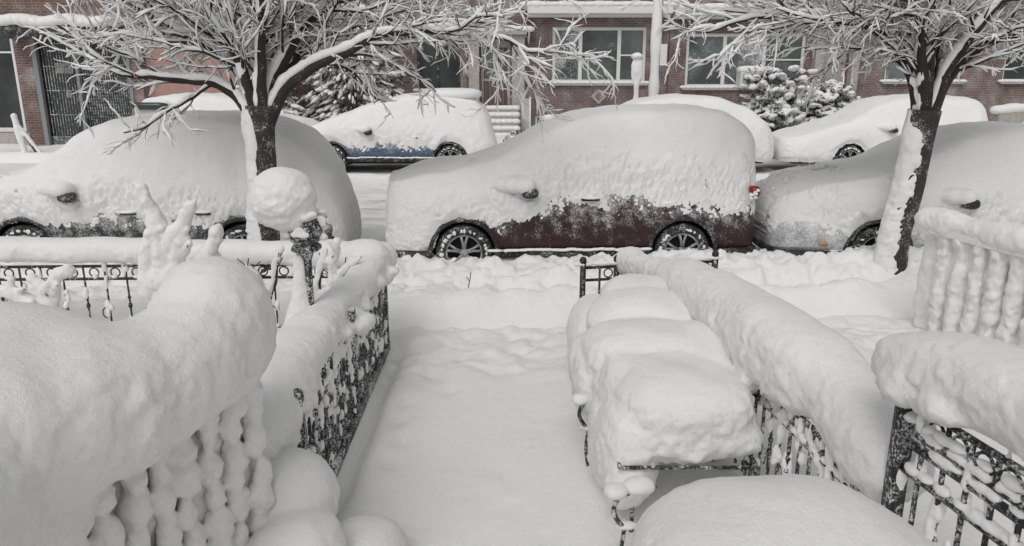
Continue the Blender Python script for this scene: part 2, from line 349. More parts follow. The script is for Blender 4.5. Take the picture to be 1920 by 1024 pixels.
def car(label,cat,loc,yaw,L,W,sprof,bprof,line,paint,wheels,wr=.35,mirror=None,tail=None,handles=(),seed=1,hi=True,trim=True,sw=.07,npow=7,belt=1.0,top=.70,extra=None,lineamp=.22,bs=.13):
    c=thing('parked_car',label,cat,loc,yaw,'cars parked along the snowy street')
    Nn,M=(340,130) if hi else (170,60)
    B=shell(L,0,W/2,bprof,.27,belt,top,Nn,M,npow+2,bumper=min(.1,bs))
    Sn=shell(L+.14,-.07,W/2+sw,sprof,.25,belt+.12,top+.06,Nn,M,npow-1.5,bumper=bs)
    n,m=B.shape[:2]
    Bf=B.reshape(-1,3); Sf=Sn.reshape(-1,3)
    F=gridfaces(n,m)
    ctr=Bf[F].mean(1); keep=np.ones(len(F),bool)
    for wx in wheels: keep&=~((np.hypot(ctr[:,0]-wx,ctr[:,2]-wr)<wr*1.15)&(np.abs(ctr[:,1])>W*.3))
    mk('body',Bf,F[keep],paint,c,local=True)
    P=Bf+np.array([seed*11.,0,0])
    lx=np.array(line); z0=np.interp(Bf[:,0],lx[:,0],lx[:,1])
    hgt=Bf[:,2]-z0
    nz=lineamp*fbm(P,2.2,3,seed)+.20*fbm(P,9,4,seed+4,.65)+.14*fbm(P,34,2,seed+8)
    msk=sstep(-.12,.45,hgt+nz)
    msk=np.where(msk<.06,0,msk)
    spk=sstep(.12,.42,fbm(P,30,3,seed+12,.7)-.6*np.clip(-hgt-.03,0,.5)/.5)*sstep(.45,.0,-hgt)
    msk=np.maximum(msk,.20*spk)
    for wx in wheels:
        d=np.hypot(Bf[:,0]-wx,Bf[:,2]-wr); msk*=np.where(np.abs(Bf[:,1])>W*.3,sstep(wr*1.20,wr*1.42,d+.05*fbm(P,9,2,seed+20)),1)
    ctrp=np.array([L/2,0,.8]); inn=Bf+ (ctrp-Bf)/np.linalg.norm(ctrp-Bf,axis=1)[:,None]*.020
    V=inn*(1-msk[:,None])+Sf*msk[:,None]
    tmp=V.reshape(n,m,3); du=np.gradient(tmp,axis=0); dv=np.gradient(tmp,axis=1); nn=np.cross(du,dv).reshape(-1,3); nn/=np.linalg.norm(nn,axis=1)[:,None]+1e-9
    out=np.sign((nn*(V-ctrp)).sum(1))[:,None]; nn=nn*out
    up=np.clip(nn[:,2],0,1)
    d=msk*(.035*fbm(P,2.0,3,seed+30)+.009*fbm(P,7,3,seed+31)+ (1-up)*(.009*np.clip(fbm(P,12,3,seed+33),-.35,1)) +(1-up)*sstep(1.35,.7,Bf[:,2])*.028*np.abs(fbm(P,16,4,seed+35,.65)))
    V=V+nn*d[:,None]
    F2=F[msk[F].max(1)>.02]
    mk('snow',V,F2,SNOW,c,local=True)
    g=G(); g.box(.25,L-.25,-W/2+.16,W/2-.16,.22,.5); g.out('underbody',DARKW,c,local=True,smooth=False)
    for wx in wheels:
        for s in (-1,1):
            g=G(); a=np.linspace(-.25,math.pi+.25,24); ri=wr*1.17
            V=[(wx+ri*math.cos(t),y_,wr+ri*math.sin(t)) for t in a for y_ in (s*(W/2-.02),s*(W/2-.4))]
            n0=len(V); V+= [(wx,s*(W/2-.4),wr)]
            g.add(V,[(2*i,2*i+2,2*i+3,2*i+1) for i in range(23)]+[(n0,2*i+1,2*i+3) for i in range(23)])
            g.out('wheel_housing',DARKW,c,local=True,smooth=False)
    if trim:
        for wx in wheels:
            for s in (-1,1):
                g=G(); a=np.linspace(-.2,math.pi+.2,40)
                g.tube(np.stack([wx+wr*1.2*np.cos(a),0*a+s*(W/2-.012),wr+wr*1.2*np.sin(a)],1),.028,8); g.out('wheel_arch_trim',TRIM,c,local=True)
        for s in (-1,1):
            g=G(); x0,x1=wheels[0]+wr*1.1,wheels[-1]-wr*1.1
            g.tube([(x0,s*(W/2-.03),.34),((x0+x1)/2,s*(W/2-.015),.33),(x1,s*(W/2-.03),.34)],.055,8); g.out('sill',TRIM,c,local=True)
            g=G(); rr=np.random.RandomState(seed+5); xx=x0
            while xx<x1:
                w_=rr.uniform(.03,.12); g.sup((xx,s*(W/2+.02),.385+rr.uniform(-.01,.01)),(w_,.035,.018),res=10); xx+=w_*rr.uniform(.8,1.3)
            g.out('sill_snow',SNOWT,c,local=True)
        for (a_,b_) in ((.03,wheels[0]-wr*1.15),(wheels[-1]+wr*1.15,L-.02)):
            g=G(); t=np.linspace(a_,b_,14); ww=(W/2-.0)*(1-np.clip(np.abs(t-L/2)/(L/2),0,1)**9)**(1/9)
            if a_<1: g.tube(np.concatenate([np.stack([t,-ww,0*t+.32],1)[::-1],np.stack([t,ww,0*t+.32],1)]),.06,8)
            else: g.tube(np.concatenate([np.stack([t,-ww,0*t+.32],1),np.stack([t,ww,0*t+.32],1)[::-1]]),.06,8)
            g.out('bumper',TRIM,c,local=True)
    for wx in wheels:
        for near in (True,False): wheel(c,wx,(-1 if near else 1)*(W/2-.13),wr,near)
    if mirror:
        for s in (-1,1):
            mx,mz=mirror; e=bpy.data.objects.new('mirror',None); COL.objects.link(e); e.parent=c; e.location=(mx,s*(W/2+.05),mz)
            g=G(); g.sup((0.06,s*.07,-.055),(.10,.09,.065),2.6,res=20); g.tube([(0,-s*.1,-.08),(.02,s*.04,-.05)],.03,8); g.out('mirror_housing',TRIM,e,local=True)
            g=G(); g.sup((.0,s*.04,.03),(.13,.13,.10),2.2,res=28)
            g.sup((-.12,s*.0,.03),(.14,.11,.10),2,res=20); g.sup((-.1,-s*.10,.03),(.24,.12,.12),2,res=20)
            g.sup((-.22,-s*.06,.02),(.16,.08,.09),2,res=20); o=g.out('snow',SNOW,e,local=True)
            md=o.modifiers.new('r','REMESH'); md.mode='VOXEL'; md.voxel_size=.018; md.use_smooth_shade=True; sm=o.modifiers.new('s','SMOOTH'); sm.iterations=8
    if tail:
        for s in (-1,1):
            g=G(); g.sup((L-.10,s*(W/2-.07),tail),(.06,.085,.07),4,res=16); g.out('taillight',TAIL,c,local=True)
            g=G(); rr=np.random.RandomState(3)
            for i in range(9): g.sup((L-.12+rr.uniform(-.05,.05),s*(W/2+.015),tail-.04+rr.uniform(-.06,.08)),(.025,.02,.02),res=8)
            g.out('snow_clump',SNOWT,c,local=True)
    for (hx,hz) in handles:
        for s in (-1,1):
            g=G(); g.tube([(hx-.1,s*(W/2-.01),hz),(hx-.06,s*(W/2+.035),hz+.005),(hx+.07,s*(W/2+.035),hz+.005),(hx+.11,s*(W/2-.01),hz)],[.016,.018,.018,.016],8); g.out('door_handle',TRIM,c,local=True)
            g=G(); g.sup((hx,s*(W/2+.04),hz+.03),(.12,.04,.018),res=12); g.out('snow_clump',SNOWT,c,local=True)
    if extra: extra(c)
    return c
K=.927
def zf(p): return [(x*K,2.6-(2.6-z)*K) for x,z in p]
def bf(p): return [(x*K,z+.03) for x,z in p]
MID_S=[(-.2,1.20),(0,1.22),(.2,1.27),(.55,1.34),(1.05,1.43),(1.42,1.56),(1.9,1.80),(2.35,1.97),(2.9,2.06),(3.7,2.08),(4.15,2.03),(4.42,1.92),(4.58,1.78),(4.72,1.6),(4.9,1.45)]
MID_B=[(0,1.0),(.1,1.05),(.4,1.1),(1.2,1.16),(1.9,1.55),(2.3,1.69),(3.4,1.73),(4.0,1.65),(4.4,1.42),(4.6,1.2),(5,1.1)]
car('dark maroon suv buried under thick snow, lower doors showing','car',(-1.56,10.10,0),math.radians(2.0),4.60,1.84,MID_S,MID_B,
    [(0,-.10),(.45,.0),(.65,.46),(1.1,.64),(1.6,.75),(2.2,.88),(3.0,.94),(3.8,.90),(4.3,.82),(4.6,.66)],PM,(.94,3.64),.345,(1.68,1.16),1.08,((2.48,1.0),),seed=1,bs=.06,npow=8)
LF_S=zf([(-.2,1.0),(0,1.02),(.27,1.10),(.63,1.18),(1.0,1.27),(1.34,1.49),(1.74,1.78),(2.1,1.89),(2.85,1.94),(3.6,1.94),(4.15,1.86),(4.5,1.70),(4.8,1.44),(5.0,1.22),(5.4,1.1)])
LF_B=bf([(0,.8),(.1,.9),(.5,.98),(1.2,1.05),(1.8,1.45),(2.3,1.6),(3.6,1.62),(4.2,1.5),(4.6,1.2),(5.1,1.0),(5.4,.9)])
car('dark suv parked behind fence, completely snow covered','car',(-6.84,10.10,0),math.radians(.5),4.66,1.84,LF_S,LF_B,
    [(0,.46),(1,.62),(2.0,.68),(2.7,.68),(3.3,.60),(3.7,.3),(4.0,-.1),(5.3,-.2)],PBK,(.88,3.56),.35,(1.50,1.12),None,((2.2,.84),(3.1,.84)),seed=2,bs=.12,npow=6.5)
RT_S=zf([(-.2,.84),(0,.88),(.2,.96),(.46,1.05),(1.13,1.18),(1.55,1.27),(2.0,1.48),(2.45,1.70),(3.1,1.79),(3.9,1.76),(4.4,1.5),(4.8,1.2),(5,1)])
RT_B=bf([(0,.65),(.15,.78),(.5,.85),(1.4,.98),(2.2,1.38),(2.6,1.46),(3.6,1.46),(4.2,1.2),(4.8,.95),(5,.8)])
def rextra(c):
    g=G(); g.sup((.56,-.92,.47),(.055,.02,.018),4,res=12); g.out('side_marker',ORANGE,c,local=True)
    g=G()
    for i in range(6): g.box(.02,.05,-.55,.55,.40+i*.035,.415+i*.035)
    g.out('grille',TRIM,c,local=True,smooth=False)
car('silver sedan with snow heaped over hood and roof','car',(3.24,10.12,0),math.radians(-.5),4.42,1.82,RT_S,RT_B,
    [(0,.42),(.5,.40),(1,.45),(1.8,.50),(3,.52),(4.8,.5)],PSV,(1.25,3.65),.34,(2.15,1.04),None,(),seed=3,extra=rextra,bs=.16,npow=5.5)
# far kerb
BL_S=[(-.1,.98),(.1,1.03),(.53,1.18),(1.06,1.38),(1.9,1.68),(2.7,1.86),(3.8,1.88),(4.35,1.75),(4.75,1.45),(4.9,1.1)]
BL_B=[(0,.65),(.1,.8),(.5,.92),(1.3,1.02),(2.1,1.45),(2.6,1.55),(3.6,1.55),(4.3,1.3),(4.7,1.05),(4.9,.8)]
def bextra(c):
    g=G(); g.sup((3.75,-.1,1.86),(.75,.62,.14),3,res=28); g.out('roof_snow',SNOW,c,local=True)
car('blue car with snow on roof and hood, blue doors showing','car',(-5.25,19.75,0),0,4.8,1.84,BL_S,BL_B,
    [(0,.25),(1.0,.35),(1.3,.60),(2.4,.64),(3.3,.54),(3.6,.1),(4.9,.0)],PBL,(.9,3.75),.34,(1.75,1.05),None,((2.9,.85),),seed=4,hi=False,extra=bextra,lineamp=.10)
FR_S=[(-.1,.83),(.2,.87),(.85,1.04),(1.65,1.28),(2.2,1.66),(2.6,1.77),(3.4,1.84),(4.6,1.80),(5.0,1.6),(5.2,1.2)]
FR_B=[(0,.6),(.2,.75),(.8,.9),(1.6,1.1),(2.2,1.5),(2.6,1.62),(4.4,1.6),(5,1.2),(5.2,.9)]
car('light minivan caked in snow, wheels half showing','car',(6.6,19.75,0),0,5.15,1.86,FR_S,FR_B,[(0,.15),(5.2,.2)],PWH,(1.6,4.2),.34,(2.45,1.10),None,(),seed=5,hi=False,trim=False)
car('snow covered sedan parked at far kerb','car',(1.9,19.75,0),0,4.5,1.82,[(-.1,.9),(.2,1.1),(.6,1.45),(1.3,1.75),(2.2,1.84),(3.2,1.78),(3.9,1.55),(4.3,1.25),(4.6,1)],BL_B,[(0,.1),(4.6,.1)],PWH,(.85,3.6),.33,None,None,(),seed=6,hi=False,trim=False)
def vextra(c):
    g=G(); g.sup((.62,-.80,1.60),(.45,.16,.09),4,res=18); g.out('window',GL,c,local=True)
car('boxy car with snowy roof and dark window strip','car',(-9.3,19.75,0),0,4.6,1.84,[(0,1.3),(.12,1.6),(.35,1.78),(1,1.86),(2.0,1.86),(2.6,1.8),(3.2,1.4),(4.2,1.2),(4.7,.9)],[(0,1.0),(.2,1.45),(.6,1.6),(2,1.6),(2.8,1.3),(3.3,1.0),(4.6,.8)],[(0,.3),(4.6,.3)],PBK,(.85,3.7),.33,None,None,(),seed=7,hi=False,extra=vextra,trim=False)
car('snow covered car at end of row','car',(12.3,19.75,0),0,4.6,1.84,FR_S[:-1]+[(4.7,1.2)],FR_B,[(0,.1),(4.6,.1)],PWH,(.95,3.7),.33,None,None,(),seed=8,hi=False,trim=False)
# ------------------------------------------------------------------ trees
def grow(p,d,L,r,lvl,paths,R):
    n=max(5,int(L/.075)); st=L/(n-1); P=[p.copy()]; q=p.copy(); dd=d/np.linalg.norm(d)
    nzs=R.normal(0,{2:.11,3:.18,4:.24}[lvl],(n,3)); bend=R.normal(0,1,3)*np.array([1,1,.7]); bend/=np.linalg.norm(bend)
    up=R.uniform(-.03,.10) if lvl<4 else R.uniform(-.14,.10)
    for i in range(n-1):
        t=i/n
        dd=dd+nzs[i]+bend*.05*math.cos(t*4)+np.array([0,0,up*(1-2.5*t)]); dd/=np.linalg.norm(dd); q=q+dd*st; P.append(q.copy())
    P=np.array(P); rad=np.linspace(r,r*.4,n); paths.append((P,rad,lvl))
    if lvl<4: kids(P,rad,L,lvl,paths,R,.12)
def kids(P,rad,L,lvl,paths,R,t0):
    dens={1:7.6,2:10.0,3:15}[lvl]
    k=max(1,int(L*dens*(1-t0)*R.uniform(.8,1.15)))
    n=len(P)
    for j in range(k):
        t=t0+(1-t0)*(j+R.rand())/k; i=min(n-2,int(t*(n-1))); base=P[i]; dr=P[i+1]-P[i]; dr/=np.linalg.norm(dr)
        rn=R.normal(0,1,3); rn-=rn.dot(dr)*dr; rn/=np.linalg.norm(rn); rn[2]=rn[2]*.85-.02
        ang=R.uniform(.35,1.0); nd=dr*math.cos(ang)+rn*math.sin(ang)
        l={1:R.uniform(.55,1.45)*(1.15-.5*t),2:R.uniform(.22,.68),3:R.uniform(.09,.28)}[lvl]
        rr=min(rad[i]*.62,{1:.018,2:.0075,3:.004}[lvl])
        grow(base,nd,l,rr,lvl+1,paths,R)
def tree(label,base,fork,limbs,seed,tr=.15,so=-.075):
    R=np.random.RandomState(seed); T=thing('street_tree',label,'tree',base,0,'bare street trees along the pavement')
    base=np.array(base,float); fork=np.array(fork,float)
    P=smoothpath([base+(0,0,-.1),base+(0.0,0,.5),base*.45+fork*.55+(0.01,0,0),fork],26)
    r=np.interp(np.linspace(0,1,26),[0,.12,.5,.85,1],[tr*1.5,tr*1.08,tr,tr*1.0,tr*1.15])
    g=G(); g.tube(P,r,20)
    V=g.V[0]; V=V+ (fbm(V*np.array([1,1,.25]),22,3,seed)*.014)[:,None]*np.array([1,1,0]); g.V[0]=V
    g.out('trunk',BARK,T)
    Ps=smoothpath(P,90)+np.array([so,-.005,0]); t=np.linspace(0,1,90); rs=np.interp(t,[0,.08,.5,.9,1],[tr*1.5,tr*1.06,tr*.95,tr*.95,tr*.8])
    g=G(); g.tube(Ps,rs,40); V=g.V[0]; V=V+((fbm(V,5,3,seed+3)*.025)+(fbm(V,22,3,seed+4,.7)*.022))[:,None]*np.array([1,1,0]); g.V[0]=V
    g.out('trunk_snow',SNOW,T)
    paths=[]
    for lb in limbs:
        Q=smoothpath([fork+(0,0,-.35)]+[fork+np.array(q) for q in lb],14*len(lb)); 
        L=np.linalg.norm(np.diff(Q,axis=0),axis=1).sum()
        Q=Q+ (np.stack([fbm(Q,2.0,3,seed+k) for k in range(3)],1)*.13)*np.linspace(0,1,len(Q))[:,None]
        rad=np.interp(np.linspace(0,1,len(Q)),[0,.15,.5,1],[.085,.066,.038,.010]); paths.append((Q,rad,1))
        kids(Q,rad,L,1,paths,R,.24)
    g=G(); s=G()
    for (P_,rad,l) in paths:
        g.tube(P_,rad,{1:9,2:5,3:4,4:3}[l],cap=False)
        nz=vnoise(P_*8,seed)+.7*vnoise(P_*24,seed+1)
        if l==1: rs=rad*.62+.014+.012*nz
        else: rs={2:.0165,3:.0112,4:.0082}[l]*(1+.65*nz)
        rs=np.maximum(rs,.0025)
        e=np.ones(len(P_)); e[-1]=.35
        if l>1: e[0]=.5
        else: e[:6]=np.linspace(.15,1,6)
        rs=rs*e
        off=np.stack([-.35*rad-.1*rs,-.15*rad,rad*.75+rs*.66],1)
        s.tube(P_+off,rs,{1:12,2:6,3:5,4:3}[l],cap=False)
    g.out('crown',TWIG,T); s.out('crown_snow',SNOWT,T)
tree('bare street tree with every branch coated in snow',(-2.80,8.65,.2),(-2.76,8.65,2.15),[
 [(-.3,0,.15),(-.9,-.1,.33),(-1.6,-.2,.42)],
 [(-.25,.1,.35),(-.75,.1,.75),(-1.4,.2,1.05),(-2.1,.3,1.5)],
 [(-.15,-.1,.45),(-.5,-.2,1.1),(-.9,-.3,1.9)],
 [(-.04,.15,.5),(-.15,.3,1.3),(-.1,.5,2.4)],
 [(.10,-.15,.5),(.2,-.3,1.2),(.35,-.5,2.2)],
 [(.3,0,.18),(.9,-.1,.50),(1.5,-.2,.72),(2.3,-.2,.80),(3.1,-.3,.52)],
 [(.22,.1,.4),(.7,.3,1.0),(1.4,.5,1.45),(2.6,.7,1.5)],
 [(-.1,.35,.4),(-.5,1.0,1.0),(-.9,1.6,1.3)],
 [(.2,.35,.4),(.9,.9,.9),(2.0,1.2,1.1)]],5,.135)
tree('bare street tree with forked trunk and snowy branches',(4.42,8.7,.2),(4.55,8.7,2.1),[
 [(-.2,0,.4),(-.7,-.1,.85),(-1.4,-.1,1.0),(-2.5,0,.85)],
 [(-.12,.1,.5),(-.5,.2,1.1),(-1.2,.3,1.6),(-2.2,.3,1.8)],
 [(-.06,-.1,.6),(-.2,-.2,1.3),(-.5,-.3,2.2)],
 [(.1,.15,.6),(.2,.3,1.3),(.3,.5,2.3)],
 [(.18,-.1,.5),(.5,-.3,1.1),(1.0,-.4,1.9)],
 [(.25,0,.4),(.8,0,.8),(1.6,-.1,1.0),(2.4,0,.9)],
 [(-.15,.3,.5),(-.8,.9,.95),(-1.9,1.3,1.05)],
 [(.2,.3,.5),(.9,1.0,.95),(1.9,1.4,1.15)],
 [(-.15,-.15,.5),(-.5,-.4,1.1),(-1.2,-.5,1.6)]],9,.15,-.05)
# ------------------------------------------------------------------ iron fences
def fence(name,label,p0,p1,ztop,zbot,step=.1,mat=IRON,rings=True,posts=(0,1),cat='fence',bar=.009,cling=0,clingseed=1,postr=.028,group=None,ornate=False,cs=1.0):
    p0=np.array(p0,float);p1=np.array(p1,float); f=thing(name,label,cat,(p0[0],p0[1],zbot),0,group); d=p1-p0; L=np.linalg.norm(d); u=d/L
    def at(s,z,o=0): return (p0[0]+u[0]*s-u[1]*o,p0[1]+u[1]*s+u[0]*o,z)
    g=G()
    for z in (ztop,ztop-.12,zbot+.08): g.tube([at(0,z),at(L,z)],.014,6)
    k=int(L/step)
    for i in range(1,k):
        s=i*L/k; g.tube([at(s,zbot),at(s,ztop-.0)],bar,5)
        if i%2==0: 
            g.sup(at(s,(ztop+zbot)/2-.03),(.02,.02,.03),res=8); g.sup(at(s,(ztop+zbot)/2+.05),(.016,.016,.02),res=8)
        if rings:
            a=np.linspace(0,2*math.pi,13)
            g.tube([at(s+L/k/2+ .042*math.cos(t),ztop-.06+.042*math.sin(t)) for t in a],.007,5)
            if i%2:
                a=np.linspace(-1.5,3.6,10); g.tube([at(s+.035+.035*math.cos(t),zbot+.25+.05*math.sin(t)) for t in a],.006,4)
        if ornate:
            for zz in (.16,.30,.44):
                a=np.linspace(0,5.2,11)+zz*9+(i%2)*math.pi; rr_=.040*(1-.5*np.linspace(0,1,11)); g.tube([at(s+step/2+q*math.cos(t),zbot+zz+1.3*q*math.sin(t)) for t,q in zip(a,rr_)],.008,5)
    if ornate:
        g.tube([at(0,zbot+.0),at(L,zbot+.0)],.05,4,rot=.785)
    g.out('railing',mat,f)
    for q in posts:
        g=G(); s=q*L; g.tube([at(s,zbot-.1),at(s,ztop+.05)],postr*1.3,4,rot=.78); g.sup(at(s,ztop+.07),(.035,.035,.04),res=10); g.out('post',mat,f)
    if cling:
        rr=np.random.RandomState(clingseed); c=G()
        for i in range(int(L/step*cling)):
            s=rr.randint(0,k+1)*L/k+rr.normal(0,.012); z=zbot+.06+(ztop-zbot-.06)*rr.rand()**.8; q=rr.uniform(.6,1.15)*cs
            c.sup(at(s,z,rr.normal(0,.012)),(.024*q,.026*q,rr.uniform(.03,.09)*cs),2,res=8)
            if rr.rand()<.3: c.sup(at(s+step/2,ztop-.12+.02,0),(.03,.04,.022),2,res=8)
        snowmesh(c,'clinging_snow',f,.0095,.008,20,.006,2,SNOWT,seed=clingseed)
    return f
def cap(parent,pts,radii,zs=1.0,seed=0,voxel=.025,amp=.03,extra=None,name='snow_cap',crust=.012,fr=2.4,lump=.08,sm=12):
    pts=np.array(pts,float); L=np.linalg.norm(np.diff(pts,axis=0),axis=1).sum(); n=max(12,int(L/.055)); P=smoothpath(pts,n)
    R=np.interp(np.linspace(0,1,n),np.linspace(0,1,len(radii)),radii)
    q=P*1.0+seed*3.1
    k=1+lump*1.6*vnoise(q*np.array([1.5,1.5,0]),seed)+lump*.8*vnoise(q*np.array([4.0,4.0,0]),seed+1)
    oz=.035*vnoise(q*1.3,seed+2); ox=.03*vnoise(q*1.9,seed+3)
    g=G()
    for i in range(n): g.sup(P[i]+(ox[i],ox[i]*.5,oz[i]),(R[i]*k[i],R[i]*k[i],R[i]*zs*k[i]),2.4,res=18)
    if extra: extra(g)
    return snowmesh(g,name,parent,voxel,amp,fr,crust,sm,seed=seed)
rr0=np.random.RandomState(77)
def sidelumps(g,pts,n,r,dz):
    P=smoothpath(pts,60)
    for i in range(n):
        p=P[rr0.randint(0,60)]; q=rr0.uniform(.6,1.2)*r; g.sup((p[0]+rr0.normal(0,.05),p[1]+rr0.normal(0,.05),p[2]+dz+rr0.uniform(-.05,.04)),(q,q*1.5,q*.8),2.2,res=12)
f=fence('iron_fence','ornate black iron fence crusted with snow beside path',(-1.17,3.90),(-1.18,6.85),.78,.04,.085,cling=9,posts=(0,.5,1),clingseed=4,ornate=True,cs=.74,bar=.012)
pl=[(-1.42,3.55,.74),(-1.38,4.05,.80),(-1.34,4.6,.86),(-1.32,5.2,.85),(-1.29,5.8,.87),(-1.26,6.4,.88),(-1.24,6.9,.86)]
def ex(g):
    sidelumps(g,[(-1.2,3.9,.74),(-1.17,5.4,.80),(-1.15,6.8,.82)],26,.07,-.03)
    g.sup((-1.27,3.85,.62),(.11,.14,.13),2.2); g.sup((-1.33,3.68,.60),(.15,.18,.15),2.2)
    g.sup((-1.32,6.75,.92),(.22,.2,.16),2.3)
cap(f,pl,[.22,.21,.185,.16,.155,.15,.175],.85,seed=4,extra=ex,voxel=.018,crust=.018,lump=.14,sm=9)
f=fence('iron_fence','black iron fence with snow cap facing pavement',(-1.25,6.95),(-7.2,6.75),.80,.1,.19,posts=(0,.3,.6,1),rings=True,mat=IRONB,cling=5,clingseed=8)
cap(f,[(-1.25,6.95,.86),(-2.2,6.95,.90),(-3.2,6.92,.93),(-4.3,6.9,.94),(-5.5,6.85,.93),(-7.2,6.78,.92)],[.17,.15,.15,.15,.14,.14],.8,seed=5,lump=.1)
f=fence('iron_fence','short black iron fence panel with ring ornaments',(.66,6.95),(1.95,7.2),.76,.12,.155,posts=(0,.25,1),mat=IRONB,bar=.011)
g=G(); 
for i in range(9): g.sup((.66+i*.16,6.95+i*.031,.795),(.10,.035,.022),res=12)
snowmesh(g,'snow_cap',f,.012,.008,12,.004,2)
f=fence('iron_railing','iron side railing carrying very deep rolled snow',(1.16,6.9),(1.60,3.05),.80,.12,.11,cling=5,posts=(0,.5,.97),mat=IRON,clingseed=12,bar=.011)
def ex2(g):
    sidelumps(g,[(1.17,6.3,.84),(1.34,5.0,.88),(1.50,3.7,.88)],22,.08,-.03)
cap(f,[(1.10,7.0,.82),(1.20,6.3,.90),(1.31,5.6,.98),(1.43,4.9,1.01),(1.54,4.2,1.03),(1.64,3.6,.99),(1.68,3.1,.88)],[.14,.16,.18,.19,.19,.19,.16],1.0,seed=6,extra=ex2,voxel=.018,crust=.016,lump=.15,sm=10)
f=fence('stoop_railing','black iron stoop railing with thick snow cap',(1.62,2.92),(1.86,1.6),1.27,.35,.12,posts=(0,1),mat=IRON,postr=.035,cling=5,clingseed=15,bar=.011)
g=G(); a=np.array((1.62,2.92));b2=np.array((1.86,1.6))
for z in (1.10,.98): g.tube([(a[0],a[1],z),(b2[0],b2[1],z)],.02,6)
g.out('rail',IRON,f)
g=G(); rr=np.random.RandomState(5)
for i in range(70):
    t=rr.rand(); p=a+(b2-a)*t; g.sup((p[0],p[1],rr.choice([.995,1.115,1.2])+.008),(.03,.05,rr.uniform(.010,.03)),2,res=8)
snowmesh(g,'rail_snow',f,.01,.006,14,.005,2,SNOWT)
def ex3(g):
    for i in range(12):
        t=rr0.rand(); g.sup((1.60+.25*t+rr0.normal(0,.05),2.95-1.2*t,1.36+rr0.uniform(-.04,.02)),(.09,.12,.07),2.2,res=12)
cap(f,[(1.63,3.0,1.39),(1.68,2.75,1.45),(1.75,2.35,1.47),(1.86,1.7,1.44)],[.15,.185,.20,.18],.95,seed=7,voxel=.015,sm=12,crust=.014,lump=.12,extra=ex3)
# balustrade of neighbour
B=thing('balustrade','white balustrade plastered with crusted snow','balustrade',(4.3,7.0,.2))
ang=math.radians(15)
def rot(V,c=(4.70,5.2,-.04),a=ang):
    V=np.asarray(V,float); x=V[:,0]*math.cos(a)-V[:,1]*math.sin(a); y=V[:,0]*math.sin(a)+V[:,1]*math.cos(a); return np.stack([x+c[0],y+c[1],V[:,2]+c[2]],1)
g=G(); g.box(-.12,.12,-2.2,2.2,1.06,1.14); g.V[0]=rot(g.V[0]); g.out('handrail',WHITE,B,smooth=False)
g=G()
for i in range(22):
    yy=-2.15+i*.2
    for z,r in ((.15,.075),(.3,.078),(.45,.085),(.6,.082),(.75,.078),(.9,.082),(1.04,.09)):
        p=rot(np.array([[-.02,yy,z]]))[0]; g.sup(p,(r,r,.14),2.6,res=12)
s=snowmesh(g,'baluster_snow',B,.016,.025,7,.018,4,seed=21)
g=G()
for i in range(46):
    yy=-2.2+i*.1
    p=rot(np.array([[0,yy,1.17]]))[0]; g.sup(p,(.15,.14,.12+.02*math.sin(i*.9)),2.4,res=16,rotz=ang)
    p=rot(np.array([[.04,yy,.62]]))[0]; g.sup(p,(.06,.1,.6),3,res=12,rotz=ang)
snowmesh(g,'snow_cap',B,.022,.04,3.5,.016,6,seed=23)
# ------------------------------------------------------------------ left stoop wall with deep snow
B=thing('stoop_balustrade','stoop balustrade buried under huge smooth snow mass','balustrade',(-1.5,2.6,.2))
g=G(); rb=np.random.RandomState(12)
for i in range(8):
    t=i/7; x=-1.20-.40*t; y=3.26-.80*t
    for z,r in ((.35,.05),(.5,.055),(.62,.06),(.76,.048),(.9,.056),(1.05,.052),(1.15,.06)): g.sup((x+rb.normal(0,.008),y+rb.normal(0,.012),z+rb.normal(0,.015)),(r*rb.uniform(.8,1.2),r,.09),2.2,res=12)
snowmesh(g,'baluster_snow',B,.012,.016,9,.014,3,seed=31)
g=G()
for i in range(14):
    t=i/13; g.sup((-1.29-.42*t,3.30-.80*t,.7),(.065,.09,.55),2.6,res=14)
snowmesh(g,'packed_snow',B,.018,.03,6,.016,4,seed=32)
g=G(); g.tube([(-1.30,3.25,1.16),(-1.72,2.45,1.16)],.06,4); g.out('handrail',WHITE,B,smooth=False)
g=G()
for c_,r_ in (((-1.32,3.22,1.45),(.245,.27,.34)),((-1.36,3.05,1.40),(.25,.30,.28)),((-1.42,2.90,1.38),(.26,.33,.27)),((-1.52,2.70,1.38),(.29,.36,.28)),((-1.62,2.55,1.40),(.31,.38,.30)),((-1.75,2.40,1.41),(.36,.40,.31)),((-1.95,2.65,1.40),(.55,.40,.34)),((-2.4,2.7,1.40),(.6,.5,.35)),((-2.1,2.3,1.40),(.6,.6,.36)),((-1.9,2.1,1.36),(.42,.45,.36)),((-2.5,2.2,1.35),(.6,.6,.4)),((-1.8,1.9,1.25),(.38,.45,.40)),((-1.40,3.25,1.30),(.22,.24,.20)),((-1.70,2.32,1.10),(.22,.3,.22)),((-1.80,2.2,.85),(.26,.35,.45)),((-1.9,2.05,.7),(.38,.4,.5))): g.sup(c_,r_,2.4,res=26)
snowmesh(g,'snow_cap',B,.0165,.035,2.0,.012,40,seed=33)
def mound(label,prims,seed,vox=.016,amp=.03,crust=.012,name='snow_mound',cat='snow mound',sm=20):
    c=prims[0][0]; t=thing(name,label,cat,(c[0],c[1],0)); g=G()
    for c_,r_,n_ in prims: g.sup(c_,r_,n_,res=28)
    snowmesh(g,'snow',t,vox,amp,2.6,crust,sm,seed=seed); return t
